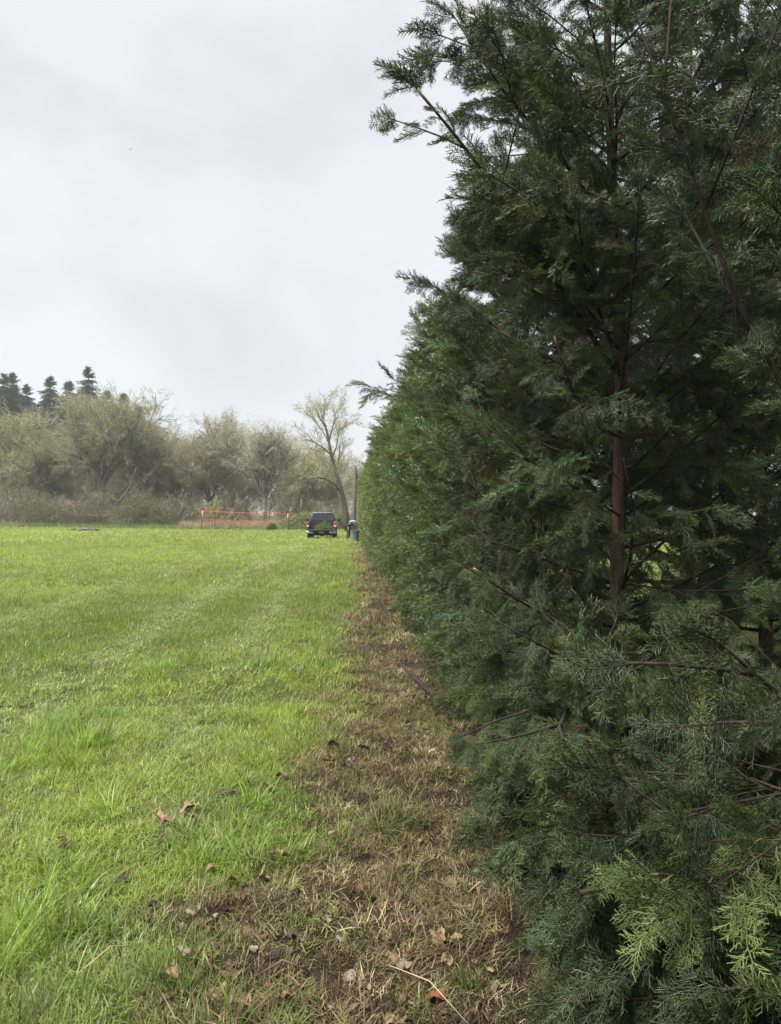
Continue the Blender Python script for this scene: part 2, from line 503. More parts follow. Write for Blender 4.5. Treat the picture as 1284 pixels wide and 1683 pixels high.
# ------------------------------------------------------------------ grass over the field
def wedge_points(y0, y1, dens, lo=-.60, lo0=-1.1, hi=lambda y: .9):
    pts = []
    n = int(dens * (y1 - y0) * (abs(lo) * y1 + 3))
    y = rng.uniform(y0, y1, n); x = rng.uniform(lo * y1 + lo0, 1.2, n)
    k = (x > lo * y + lo0) & (x < hi(y))
    return x[k], y[k]
def grass_tint(x, y, base=None):
    n = fbm(x * .45 + 3, y * .3, 4); n2 = fbm(x * 2.3, y * 1.7 + 40, 3); n3 = fbm(x * .09 + 7, y * .07, 3)
    a = np.array([.155, .228, .036]); b = np.array([.275, .352, .070]); c = np.array([.270, .332, .130])
    f = np.clip((n - .32) / .36, 0, 1)[:, None]
    t = a * (1 - f) + b * f
    g = (np.clip((n2 - .52) / .25, 0, 1) * .8)[:, None]
    t = t * (1 - g) + c * g
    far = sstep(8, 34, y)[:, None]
    t = t * (1 - far * .65) + np.array([.36, .42, .115]) * far * .65  # far blades tinted brighter to offset their shading at grazing angles
    t = t * (1 + (n3[:, None] - .5) * .5)
    tr = (track_mask(x, y) * .75)[:, None]
    t = t * (1 - tr) + np.array([.34, .37, .20]) * tr
    # straggling yellow-brown clumps near the worn strip
    m = (thatch_mask(x, y) * .75)[:, None]
    t = t * (1 - m) + np.array([.155, .165, .05]) * m
    dry = (rng.random(len(x)) < .035)[:, None]
    t = np.where(dry, np.array([.24, .225, .095]), t)
    return np.clip(t * rng.uniform(.8, 1.2, (len(x), 1)), .005, .9)
def place_grass(name, key, src, x, y, smin, smax, zs=(.8, 1.25), tilt=.12, hue=(1, 1, 1)):
    n = len(x)
    P = np.stack([x, y, height(x, y)], 1)
    tr = track_mask(x, y)
    rot = np.stack([rng.normal(0, tilt, n) + tr * .5, rng.normal(0, tilt, n), rng.uniform(0, 6.283, n)], 1)
    s = rng.uniform(smin, smax, n)
    clump = .55 + .9 * fbm(x * 1.1 + 9, y * 1.1, 3)
    scl = np.stack([s, s, s * clump * rng.uniform(*zs, n) * (1 - .55 * tr)], 1)
    o = scatter(name, key, src, P, rot, scl, grass_tint(x, y) * np.array(hue))
    return o
def keep_grass(x, y, p=1.0):
    return rng.random(len(x)) < (1 - thatch_mask(x, y) * p)
x, y = wedge_points(1.9, 6.5, 210); k = keep_grass(x, y, .93); x, y = x[k], y[k]
tag(place_grass('mown_grass', 'mown', t_mown, x, y, .9, 1.35), 'short mown green grass covering the near field', kind='stuff')
x, y = wedge_points(1.9, 9.5, 42)
lg = fbm(x * 1.05 + 21, y * .85 + 2, 3)
k = keep_grass(x, y, .95) & (rng.random(len(x)) < sstep(.50, .66, lg) * np.interp(y, [2, 4.2, 7, 9.5], [1, .8, .25, .05]) * 1.5 + np.interp(y, [2, 3.4, 4.8], [.6, .35, 0]))
x, y = x[k], y[k]
tag(place_grass('tussock_grass', 'long', t_long, x, y, .85, 1.5, (.85, 1.2), .2, (.72, .84, .8)), 'longer uncut green grass in clumps along the worn strip', kind='stuff')
x, y = wedge_points(6.2, 17, 60); k = keep_grass(x, y, .9); x, y = x[k], y[k]
tag(place_grass('field_grass', 'mid', t_mid, x, y, .8, 1.4), 'pale green mown grass in the middle of the field', kind='stuff')
x, y = wedge_points(16.5, 42, 13); k = keep_grass(x, y, .9); x, y = x[k], y[k]
o = place_grass('open_field_grass', 'mid', t_mid, x, y, 1.4, 2.3)
tag(o, 'bright mown grass around the wheel tracks to the truck', kind='stuff')
x, y = wedge_points(41, 83, 5.0, lo=-.62, hi=lambda y: 3.0 + 0 * y)
tag(place_grass('distant_grass', 'far', t_far, x, y, 1.2, 2.0), 'bright green grass at the far end of the field', kind='stuff')
x, y = wedge_points(6, 48, 1.6, hi=lambda y: -.2 + 0 * y)
k = rng.random(len(x)) < sstep(.48, .62, fbm(x * .5 + 31, y * .35, 3)); x, y = x[k], y[k]
P = np.stack([x, y, height(x, y)], 1); n = len(x)
o = scatter('coarse_tufts', 'long', t_long, P, np.stack([rng.normal(0, .2, n), rng.normal(0, .2, n), rng.uniform(0, 6.28, n)], 1), np.stack([rng.uniform(1.0, 2.2, n)] * 2 + [rng.uniform(.5, .9, n)], 1), np.array([(.10, .155, .028)]) * rng.uniform(.75, 1.3, (n, 1)))
tag(o, 'darker coarse grass tufts dotted over the mown field', kind='stuff')
# the lawn on the other side of the hedge, glimpsed through it
n = 2600; x = rng.uniform(3.2, 16, n); y = rng.uniform(3, 38, n)
tag(place_grass('grass_beyond_hedge', 'far', t_far, x, y, .8, 1.2), 'bright grass glimpsed through the hedge', kind='stuff')

# thatch and stubble on the worn strip
def straw_tint(x, y):
    n = len(x)
    pal = np.array([[.215, .165, .092], [.145, .105, .060], [.080, .055, .035], [.17, .155, .062], [.125, .140, .042], [.34, .285, .175], [.040, .029, .021]])
    d = dirt_mask(x, y); f = sstep(7, 22, y)
    w = np.stack([1.2 + .5 * f, 1.3 - .2 * f, .9 + 1.5 * d * (1 - f * .6), .9 - .5 * d + .9 * f, .65 - .5 * d + .4 * f, .6 + .25 * f, .5 + 1.5 * d * (1 - f)], 1)
    w /= w.sum(1, keepdims=True)
    c = np.array([rng.choice(7, p=q) for q in w])
    return pal[c] * rng.uniform(.8, 1.2, (n, 1))
def straw_points(y0, y1, dens):
    n = int(dens * (y1 - y0) * 4.6); y = rng.uniform(y0, y1, n); x = rng.uniform(-1.6, 3.0, n)
    k = rng.random(n) < thatch_mask(x, y) * np.where(x > 1.4, .45, 1) * (1 - .35 * dirt_mask(x, y)) + .05
    return x[k], y[k]
def place_straw(name, key, src, x, y, smin, smax, label):
    n = len(x)
    rot = np.stack([rng.normal(0, .15, n), rng.normal(0, .15, n), rng.uniform(0, 6.283, n)], 1)
    o = scatter(name, key, src, np.stack([x, y, height(x, y) + .002], 1), rot, rng.uniform(smin, smax, n), straw_tint(x, y))
    return tag(o, label, kind='stuff')
x, y = straw_points(1.8, 8, 200)
place_straw('thatch', 'straw', t_straw, x, y, .7, 1.3, 'brown dead grass and clippings matted along the hedge')
x, y = straw_points(1.8, 8, 90)
place_straw('stubble', 'stub', t_stub, x, y, .7, 1.3, 'short brown and olive stubble on the worn strip')
x, y = straw_points(8, 20, 34)
place_straw('strip_thatch', 'straw', t_straw, x, y, 1.3, 2.2, 'straw coloured dead grass further along the strip')
x, y = straw_points(20, 48, 14)
place_straw('far_thatch', 'straw', t_straw, x, y, 2.2, 3.4, 'yellowed dead grass at the far end of the strip')
# sparse green blades coming through the thatch
x, y = straw_points(1.9, 11, 60); k = (rng.random(len(x)) < sstep(.42, .62, fbm(x * 1.6 + 50, y * 1.3, 3)) * np.interp(x, [-.6, .2, .8], [1, .85, .2]) * 1.5); x, y = x[k], y[k]
tag(place_grass('green_shoots', 'mown', t_mown, x, y, .6, 1.1), 'sparse green blades growing through the thatch', kind='stuff')

# ------------------------------------------------------------------ bark
def bark(name, c1, c2, scale=9, stretch=.12):
    m, nt, p, out = new_mat(name)
    N = nt.nodes.new; K = nt.links.new
    tc = N('ShaderNodeTexCoord'); mp = N('ShaderNodeMapping'); mp.inputs['Scale'].default_value = (1, 1, stretch)
    n = N('ShaderNodeTexNoise'); n.inputs['Scale'].default_value = scale; n.inputs['Detail'].default_value = 7; n.inputs['Roughness'].default_value = .65
    K(tc.outputs['Object'], mp.inputs['Vector']); K(mp.outputs['Vector'], n.inputs['Vector'])
    r = N('ShaderNodeValToRGB'); e = r.color_ramp.elements
    e[0].position = .32; e[0].color = (*c1, 1); e[1].position = .68; e[1].color = (*c2, 1)
    K(n.outputs['Fac'], r.inputs['Fac']); K(r.outputs['Color'], p.inputs['Base Color'])
    p.inputs['Roughness'].default_value = .9; p.inputs['Specular IOR Level'].default_value = .15
    b = N('ShaderNodeBump'); b.inputs['Strength'].default_value = .8; b.inputs['Distance'].default_value = .01
    K(n.outputs['Fac'], b.inputs['Height']); K(b.outputs['Normal'], p.inputs['Normal'])
    return m
B_CYP = bark('cypress bark', (.032, .021, .015), (.125, .080, .056), 45, .1)
B_LIMB = bark('cypress limb bark', (.022, .018, .014), (.062, .047, .037), 45, .3)
B_CYP2 = bark('tall cypress bark', (.10, .062, .048), (.23, .15, .115), 30, .1)
B_DEC = bark('grey bark', (.11, .10, .078), (.24, .22, .17), 6, .15)
B_DARK = bark('dark bark', (.075, .065, .053), (.16, .14, .11), 6, .15)
B_SNAG = bark('dead wood', (.085, .072, .06), (.19, .165, .14), 5, .1)
B_FIR = bark('fir bark', (.04, .035, .03), (.10, .085, .07), 4, .15)
M_CUT = simple('cut wood', (.27, .18, .10), .8, noise=.2, scale=60)

# ------------------------------------------------------------------ the cypress hedge
def face_x(y):
    """how far out the clipped side of the hedge stands"""
    return float(np.interp(y, [0, 2.2, 3, 4, 6, 9, 14, 24, 48], [.52, .50, .50, .52, .66, .68, .62, .48, .32]))
def curve_path(p, d, ln, n, up, wob, r):
    pts = [np.array(p, float)]; d = np.array(d, float)
    for i in range(n):
        d = d + np.array([r.gauss(0, wob), r.gauss(0, wob), r.gauss(0, wob) + up / n])
        d /= np.linalg.norm(d)
        pts.append(pts[-1] + d * ln / n)
    return pts
def cypress(name, label, x0, y0, H, Rm, seed, nbr, per_m, sprays, key, spray_len, tintc, group=None, clip=True, trunk_r=.05, sparse=None, explicit=(), tube_n=5, zmin=.12, tipspray=1.0, bk=None, wild=.12, gap=None, low_bias=.92):
    bk = bk or B_CYP
    r = random.Random(seed)
    z0 = float(height(x0, y0))
    root = empty(name, (x0, y0, z0))
    tag(root, label, 'tree', group)
    # trunk
    npt = 14; lean = (r.uniform(-.03, .03), r.uniform(-.03, .03))
    tp = []
    for i in range(npt):
        t = i / (npt - 1); z = -.08 + (H + .08) * t
        tp.append((lean[0] * z + .02 * math.sin(z * 2.1 + seed), lean[1] * z + .02 * math.sin(z * 1.7 + seed * 2), z))
    tr = [trunk_r * (1.25 if i == 0 else 1) * (1 - .88 * (i / (npt - 1))) + .004 for i in range(npt)]
    tube_obj('trunk', [(tp, tr)], bk, root, 8)
    def trunk_at(z):
        return np.array([np.interp(z, [q[2] for q in tp], [q[k] for q in tp]) for k in range(3)])
    limbs, sp, pale = [], [], set()
    fx = face_x(y0) - x0
    bough = [0]
    def add_limb(pts, rad0, dens=1.0, cut=False, lev=0):
        if lev == 0: bough[0] += 1
        pts = np.array(pts); seg = np.linalg.norm(np.diff(pts, axis=0), axis=1); ln = seg.sum()
        rad = np.linspace(rad0, max(.003, rad0 * (.45 if cut else .22)), len(pts))
        limbs.append((pts, rad))
        cum = np.concatenate([[0], np.cumsum(seg)])
        m = max(3, int(ln * per_m * dens))
        for i in range(m):
            t = (.14 + .86 * (i + r.random()) / m) * ln
            p = np.array([np.interp(t, cum, pts[:, k]) for k in range(3)])
            j = min(len(seg) - 1, int(np.searchsorted(cum, t) - 1)); j = max(j, 0)
            d = (pts[j + 1] - pts[j]) / (seg[j] + 1e-9)
            side = np.cross(d, (r.gauss(0, .35), r.gauss(0, .35), 1)); side /= np.linalg.norm(side) + 1e-9
            s = 1 if i % 2 else -1
            a = r.uniform(.45, 1.25)
            v = d * math.cos(a) + side * s * math.sin(a) + np.array([r.gauss(0, .18), r.gauss(0, .18), r.gauss(-.12, .25) - (.62 if p[2] < 1.5 else (.3 if p[2] < 2.3 else .0))])
            v /= np.linalg.norm(v) + 1e-9
            fr = t / ln
            l = spray_len * r.uniform(.6, 1.25) * (1.1 - .35 * fr)
            sp.append((p, v, l, fr, bough[0]))
        if not cut:
            d = pts[-1] - pts[-2]; d = d / (np.linalg.norm(d) + 1e-9)
            for q in range(2):
                v = d + np.array([r.gauss(0, .25) for _ in range(3)]); v /= np.linalg.norm(v)
                sp.append((pts[-1] - d * .04, v, spray_len * r.uniform(.9, 1.3) * tipspray, 1, bough[0]))
        if lev == 0 and ln > .42:      # side boughs, spread like a fan
            for s_ in range(4):
                t = (.28 + .17 * s_ + r.uniform(-.05, .05)) * ln
                p = np.array([np.interp(t, cum, pts[:, k]) for k in range(3)])
                j = max(0, min(len(seg) - 1, int(np.searchsorted(cum, t) - 1))); d = (pts[j + 1] - pts[j]) / (seg[j] + 1e-9)
                side = np.cross(d, (r.gauss(0, .25), r.gauss(0, .25), 1)); side /= np.linalg.norm(side) + 1e-9
                a = r.uniform(.6, .95); v = d * math.cos(a) + side * (1 if s_ % 2 else -1) * math.sin(a) + np.array([0, 0, r.gauss(0, .12)])
                l2 = ln * r.uniform(.25, .42) * (1.15 - t / ln * .5)
                add_limb(curve_path(p, v, l2, 3, .0, .07, r), rad0 * .45, dens, False, 1)
    ga = r.uniform(0, 6.28)
    for b in range(nbr):
        f = (b + r.random()) / nbr
        z = zmin + (H - zmin - .12) * f ** low_bias
        ga += 2.399 + r.gauss(0, .35)
        az = ga
        if sparse is not None and r.random() < sparse(az, z): continue
        prof = min(1.0, ((H - z) / (H * .62)) ** .75) if y0 < 5 or not clip else min(1.0, ((H - z) / (H * .58)) ** 1.05)
        ln = Rm * prof * r.uniform(.75, 1.12) * (1.25 if r.random() < wild else 1) + .12
        el = r.uniform(.15, .6) + .35 * (z / H)
        if z < .9: el = r.uniform(-.12, .3); ln *= 1.22 if low_bias > 1 else 1
        d = (math.cos(az) * math.cos(el), math.sin(az) * math.cos(el), math.sin(el))
        pts = curve_path(trunk_at(z), d, ln / max(.45, math.cos(el)), 6, r.uniform(.0, .55), .07, r)
        cut = False
        if clip:
            keep = [pts[0]]
            for p in pts[1:]:
                lim = fx + (0.0 if p[2] < 2.9 or y0 > 5 else -.35 * min(1, (p[2] - 2.9) / .8)) - (0.0 if r.random() > .1 else .12)
                if p[0] < lim + spray_len * .45:
                    cut = r.random() < .35; break
                keep.append(p)
            if len(keep) < 2: keep = pts[:2]
            pts = keep
        add_limb(pts, .004 + .007 * ln * r.uniform(.7, 1.2) * trunk_r / .05, cut=cut)
    for e in explicit:
        pts = [np.array(p) - np.array([x0, y0, z0]) for p in e['pts']]
        k0 = len(sp); add_limb(pts, e.get('r', .016), e.get('dens', 1.0), e.get('cut', False))
        if e.get('pale'): pale.update(range(k0, len(sp)))
        if e.get('cut'):
            a, b = pts[-1], pts[-2]; d = (a - b) / np.linalg.norm(a - b)
            rr = e.get('r', .016) * .44
            tube_obj('cut_end', [((a - d * e.get('bare', .05), a + d * .004), (rr * 1.05 + .0015, rr + .001))], M_CUT, root, 7)
    # leader tip
    for q in range(int(14 + 8 * per_m / 10)):
        z = H - .9 * (q / 20) ** 1.2 * min(1, H / 4); a = r.uniform(0, 6.28)
        v = np.array([math.cos(a) * .8, math.sin(a) * .8, r.uniform(.4, 1.1)]); v /= np.linalg.norm(v)
        sp.append((trunk_at(max(z, .3)), v, spray_len * r.uniform(.6, 1.0), .8, 0))
    tube_obj('branches', limbs, B_LIMB, root, tube_n)['kind'] = 'stuff'
    P = np.array([s[0] for s in sp]); D = np.array([s[1] for s in sp]); Ls = np.array([s[2] for s in sp]); fr = np.array([s[3] for s in sp])
    if clip:   # nothing sticks far out of the clipped face
        tip_x = P[:, 0] + D[:, 0] * Ls
        over = np.clip((fx - .10) - tip_x, 0, 1) * (P[:, 2] < 3.0)
        Ls = np.where(over > 0, np.maximum(Ls - over * 1.2, Ls * .45), Ls)
    if gap is not None:
        kk = ~(gap(P + D * Ls[:, None] * .5 + np.array([x0, y0, z0])) & (rng.random(len(P)) < .9))
        idx = np.nonzero(kk)[0]; remap = {int(q): w for w, q in enumerate(idx)}
        P, D, Ls, fr = P[kk], D[kk], Ls[kk], fr[kk]; sp = [sp[q] for q in idx]; pale = {remap[q] for q in pale if q in remap}
    rot = dirs_to_euler(D, [r.gauss(0, .8) for _ in sp])
    n = len(sp)
    tint = np.array(tintc)[None, :] * rng.uniform(.65, 1.35, (n, 1)) * np.stack([rng.uniform(.8, 1.25, n), np.ones(n), rng.uniform(.75, 1.25, n)], 1)
    bf = rng.uniform(.68, 1.38, bough[0] + 1); bi = np.array([s[4] for s in sp]); tint = tint * bf[bi][:, None]
    fresh = (rng.random(n) < .045 + .05 * (fr > .9))
    tint[fresh] = tint[fresh] * np.array([1.9, 1.65, 1.1])
    if pale: tint[sorted(pale)] = np.array((.17, .225, .072))[None] * rng.uniform(.8, 1.2, (len(pale), 1))
    brown = rng.random(n) < np.where(fr < .3, .10, .01)
    tint[brown] = np.array([.10, .06, .03])
    o = scatter('foliage', key, sprays, P, rot, Ls, tint, root)
    return root

C1 = (.064, .098, .039)
def A4(px, py, d=4.0): return at(px, py, d)
front_extra = []
near_limbs = [
    dict(pts=[at(1012, 610, 4.0), at(905, 450, 3.9), at(850, 375, 3.85), at(790, 275, 3.75), at(735, 205, 3.7), at(686, 146, 3.65)], r=0.0130, dens=.75, cut=True, bare=.09),
    dict(pts=[at(690, 150, 3.66), at(678, 138, 3.62), at(668, 128, 3.6)], r=0.0031, dens=4.5),
    dict(pts=[at(1014, 520, 4.0), at(960, 430, 3.75), at(940, 370, 3.6), at(915, 310, 3.5)], r=0.0074, dens=1.1, cut=True),
    dict(pts=[at(1014, 330, 4.0), at(930, 200, 3.95), at(850, 120, 3.9), at(770, 75, 3.85), at(720, 55, 3.8)], r=0.0074),
    dict(pts=[at(1014, 260, 4.0), at(940, 130, 4.0), at(870, 40, 4.0), at(820, -30, 4.0)], r=0.0074),
    dict(pts=[at(1022, 720, 4.0), at(980, 700, 3.6), at(940, 640, 3.35), at(912, 555, 3.2)], r=0.0074, dens=.9, cut=True),
    dict(pts=[at(1022, 850, 4.0), at(930, 790, 3.7), at(865, 755, 3.5), at(800, 700, 3.4)], r=0.0068),
    dict(pts=[at(1026, 700, 4.0), at(1100, 580, 3.7), at(1190, 470, 3.4), at(1290, 370, 3.2)], r=0.0081, dens=.8),
    dict(pts=[at(1028, 690, 4.0), at(1130, 610, 4.3), at(1230, 540, 4.5), at(1320, 480, 4.6)], r=0.0074, dens=.8),
    dict(pts=[at(1022, 1075, 4.0), at(930, 1030, 3.6), at(850, 985, 3.35), at(780, 935, 3.2)], r=0.0081, dens=.8, cut=True),
    dict(pts=[at(1024, 1130, 4.0), at(930, 1100, 3.7), at(860, 1080, 3.5), at(800, 1040, 3.35)], r=0.0062),
    dict(pts=[at(1030, 960, 4.0), at(1110, 970, 3.6), at(1200, 1020, 3.3), at(1280, 1100, 3.0)], r=0.0068, dens=.8),
    dict(pts=[at(1030, 770, 4.0), at(1120, 765, 3.9), at(1210, 775, 3.8), at(1300, 800, 3.7)], r=0.0062, dens=.8),
    dict(pts=[at(1015, 430, 4.0), at(1060, 330, 4.1), at(1090, 240, 4.2), at(1080, 150, 4.3)], r=0.0074, dens=.7),
    dict(pts=[at(1028, 1140, 3.9), at(1045, 1130, 3.2), at(1050, 1140, 2.9)], r=0.0037, dens=2.2, pale=True),
    # the twig that hangs in front of the trunk low down
    dict(pts=[at(1028, 1160, 3.95), at(1060, 1150, 3.3), at(1082, 1200, 2.95), at(1090, 1290, 2.85), at(1092, 1400, 2.82)], r=0.0043, dens=1.4),
    dict(pts=[at(1020, 1300, 3.9), at(1025, 1330, 3.4), at(1036, 1400, 3.15), at(1038, 1500, 3.1)], r=0.0037, dens=1.3),
]
_r = random.Random(91)
for _k in range(14):      # low boughs that sweep the ground on the field side
    _z = .15 + .06 * _k; _a = _r.uniform(-2.9, -1.75); _l = _r.uniform(.95, 1.35)
    _p = at(1026, 900, 4.0); _b = Vector((_p.x, _p.y, _z))
    _d = Vector((math.cos(_a), math.sin(_a), 0))
    _e = _b + _d * _l; _e.x = max(_e.x, .72)
    near_limbs.append(dict(pts=[_b, _b.lerp(_e, .4) + Vector((0, 0, .10)), _b.lerp(_e, .75) + Vector((0, 0, .06)), _e + Vector((0, 0, -.06 - .05 * _r.random()))], r=.006, dens=1.0))
for _k in range(12):
    _z = .12 + .055 * _k; _a = _r.uniform(2.3, 3.6); _l = _r.uniform(.85, 1.1)
    _b = Vector((1.60, 2.15, _z)); _e = _b + Vector((math.cos(_a), math.sin(_a), 0)) * _l; _e.x = max(_e.x, .66)
    front_extra.append(dict(pts=[_b, _b.lerp(_e, .4) + Vector((0, 0, .09)), _b.lerp(_e, .75) + Vector((0, 0, .05)), _e + Vector((0, 0, -.08))], r=.006, dens=1.0))
def thin_front(az, z):       # the side toward the camera is thinner, so that the trunk shows
    c = math.cos(az + math.pi / 2)     # +1 when the limb points at the camera
    s = .70 if c > .75 and 1.25 < z < 2.1 else (.2 if c > .4 and z > 1.2 else 0)
    if z > 2.5: s = max(s, .28)
    if math.cos(az) > .2 and z > 3.3: s = max(s, .45)
    return s
tA = at(1026, 900, 4.0)
cypress('cypress_tree', 'cypress whose reddish brown trunk shows through the foliage, closest whole tree of the hedge', tA.x, tA.y, 5.6, 1.08, 3, 112, 15, sprays_hi, 'hi', .175, C1, 'cypresses of the hedge', trunk_r=.042, sparse=thin_front, explicit=near_limbs, low_bias=1.22,
        gap=lambda Q: (np.abs(Q[:, 0] - tA.x * (Q[:, 1] / tA.y)) < .05 + .05 * fbm(Q[:, 2] * 2.3, Q[:, 2] * 0 + 2.5, 2)) & (Q[:, 1] < tA.y + .02) & (Q[:, 2] > 1.0) & (Q[:, 2] < 2.25) & (fbm(Q[:, 2] * 3.1 + 4, Q[:, 2] * 0, 2) > .30))
# the one before it stands just out of the picture; its pale new growth reaches in at the lower right corner
front_limbs = [
    dict(pts=[at(1420, 1330, 2.0), at(1300, 1370, 1.9), at(1200, 1440, 1.85), at(1110, 1500, 1.8)], r=0.0031, dens=2.0, pale=True),
    dict(pts=[at(1420, 1350, 2.1), at(1330, 1420, 2.0), at(1240, 1500, 1.95)], r=0.0031, dens=1.8, pale=True),
    dict(pts=[at(1420, 1480, 2.1), at(1320, 1560, 2.0), at(1220, 1640, 1.95)], r=0.0043, dens=1.8),
    dict(pts=[at(1420, 1600, 2.2), at(1290, 1640, 2.1), at(1180, 1720, 2.05)], r=0.0043, dens=1.8),
]
cypress('cypress_tree', 'cypress reaching in at the lower corner with pale green fresh sprays', 1.60, 2.15, 4.2, 1.12, 11, 110, 13, sprays_hi, 'hi', .17, (.040, .063, .026), 'cypresses of the hedge', trunk_r=.035, explicit=front_limbs + front_extra, low_bias=1.5,  # darker foliage tint: shade from the boughs above put into the colour
        sparse=lambda az, z: (0 if z < .72 else (.95 if math.cos(az) < .15 else 0)))
ROW_X = 1.42
HT = {0: 4.25, 1: 3.45, 2: 4.3, 3: 3.3, 4: 4.3, 5: 3.2, 6: 4.7, 7: 3.3, 8: 4.5, 9: 3.4, 10: 4.3}
yy = 5.75; i = 0
LAB = ['second whole cypress of the hedge, just behind the one with the bare trunk',
       'cypress in the hedge beside the dead branch lying on the ground',
       'cypress with a thin bare leader rising above the hedge top',
       'cypress with a long side shoot stretching out over the mown field']
while yy < 47:
    if yy < 11: q = dict(nbr=72, per_m=8.5, sprays=sprays_mid if yy > 6.5 else sprays_hi, key='midcyp' if yy > 6.5 else 'hi', spray_len=.24)
    elif yy < 22: q = dict(nbr=60, per_m=6, sprays=sprays_mid, key='midcyp', spray_len=.30)
    else: q = dict(nbr=46, per_m=4.2, sprays=sprays_lo, key='locyp', spray_len=.40, tube_n=4)
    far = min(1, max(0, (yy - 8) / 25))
    tint = tuple(np.array(C1) * (1 - far) + np.array((.145, .195, .062)) * far)  # far trees look more brightly lit: that light is put into the tint
    lab = LAB[i] if i < len(LAB) else ('cypress in the middle stretch of the hedge' if yy < 24 else 'cypress in the far stretch of the hedge, beyond the black tool')
    ex = []
    if i == 3: ex = [dict(pts=[(1.4, yy, 3.1), (.9, yy - .1, 3.35), (.5, yy - .1, 3.45), (.2, yy - .1, 3.5)], r=0.0074, dens=1.4)]
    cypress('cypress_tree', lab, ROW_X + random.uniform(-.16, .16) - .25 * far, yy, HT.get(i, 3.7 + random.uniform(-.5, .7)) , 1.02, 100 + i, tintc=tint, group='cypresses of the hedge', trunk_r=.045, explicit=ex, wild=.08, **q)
    yy += 1.95 + random.uniform(-.12, .12) + .15 * far; i += 1
# taller cypresses standing behind the hedge on the right
pb = at(1128, 600, 8.6)
cypress('tall_cypress', 'tall cypress behind the hedge with a straight pinkish brown trunk', pb.x, pb.y, 12.5, 1.9, 501, 100, 4.2, sprays_mid, 'midcyp', .38, (.034, .062, .034), clip=False, trunk_r=.088, zmin=.4, bk=B_CYP2, wild=.2,
        sparse=lambda az, z: 0 if z < 3.2 else .45)
pb = at(1190, 600, 11.5)
cypress('tall_cypress', 'tall dark trunked cypress farther behind the hedge at the picture edge', pb.x, pb.y, 11.5, 2.4, 502, 80, 3.8, sprays_mid, 'midcyp', .40, (.040, .068, .042), clip=False, trunk_r=.10, zmin=.4, wild=.2,
        sparse=lambda az, z: 0 if z < 3.6 else .4)
cypress('tall_cypress', 'dense cypress filling the picture edge behind the near hedge tree', 3.45, 6.3, 4.4, 1.35, 503, 80, 6.0, sprays_mid, 'midcyp', .30, (.040, .072, .038), clip=False, trunk_r=.06, wild=.1)

# ------------------------------------------------------------------ the wood at the end of the field
M_TWIG = leafy('budding twigs', transl=.12, rough=.8, spec=.2, tip=(.30, .285, .15), tip_amt=.6, var=.35, trans_tint=(1, 1, .8))
M_LEAF = leafy('small leaves', transl=.3, rough=.5, spec=.3, var=.35)
def twig_piece(name, seed, nside, nsub, w, buds, up=.25, bud_size=.022):
    """a spray of thin bare twigs, unit length along +Y, with swelling buds"""
    r = random.Random(seed)
    A, B, wa, wb, bp = [], [], [], [], []
    def grow(p, d, ln, wd, lev):
        k = 3
        q = p.copy()
        for i in range(k):
            d = d + np.array([r.gauss(0, .14), r.gauss(0, .14), r.gauss(0, .14)]); d /= np.linalg.norm(d)
            e = q + d * ln / k
            A.append(q); B.append(e); wa.append(wd * (1 - .2 * i)); wb.append(wd * (.8 - .2 * i))
            if lev < 2:
                for _ in range(nside if lev == 0 else nsub):
                    t = r.random(); a = r.uniform(.4, 1.0); z = r.uniform(0, 6.283)
                    u = np.cross(d, (math.cos(z), math.sin(z), .3)); u /= np.linalg.norm(u) + 1e-9
                    grow(q + (e - q) * t, d * math.cos(a) + u * math.sin(a), ln * r.uniform(.35, .6), wd * .55, lev + 1)
            if lev >= 1 and r.random() < buds: bp.append(e)
            q = e
        if lev == 2 and r.random() < buds * 1.2: bp.append(q)
    grow(np.zeros(3), np.array([0, 1., 0]), 1.0, w, 0)
    V, F, k = segs_flat(A, B, wa, wb)
    tip = np.zeros(len(V)); rd = np.repeat([r.random() for _ in A], k)
    if bp:
        bp = np.array(bp); m = len(bp)
        d = rng.normal(size=(m, 3)); d /= np.linalg.norm(d, axis=1, keepdims=True)
        V2, F2, k2 = segs_flat(bp - d * bud_size * .5, bp + d * bud_size * .5, bud_size * .35, bud_size * .2)
        F = np.concatenate([F, F2 + len(V)]); V = np.concatenate([V, V2])
        tip = np.concatenate([tip, np.ones(len(V2))]); rd = np.concatenate([rd, rng.random(m).repeat(k2)])
    return piece(name, V, F, M_TWIG, tip, rd)
twigs = [twig_piece('twig spray', 200 + i, 3, 1, .015, .7, bud_size=.05) for i in range(5)]
twigs_bare = [twig_piece('bare twig spray', 210 + i, 3, 1, .015, .2, bud_size=.05) for i in range(4)]
def leaf_clump(name, seed, n, size, mat):
    r = np.random.default_rng(seed)
    c = r.normal(size=(n, 3)); c *= (r.random((n, 1)) ** .4) / np.linalg.norm(c, axis=1, keepdims=True) * .5
    d = r.normal(size=(n, 3)); d /= np.linalg.norm(d, axis=1, keepdims=True)
    V, F, k = segs_flat(c - d * size * .5, c + d * size * .5, size * .35, size * .18)
    return piece(name, V, F, mat, np.zeros(len(V)), r.random(n).repeat(k))
leafs = [leaf_clump('leaf clump', 220 + i, 60, .11, M_LEAF) for i in range(3)]

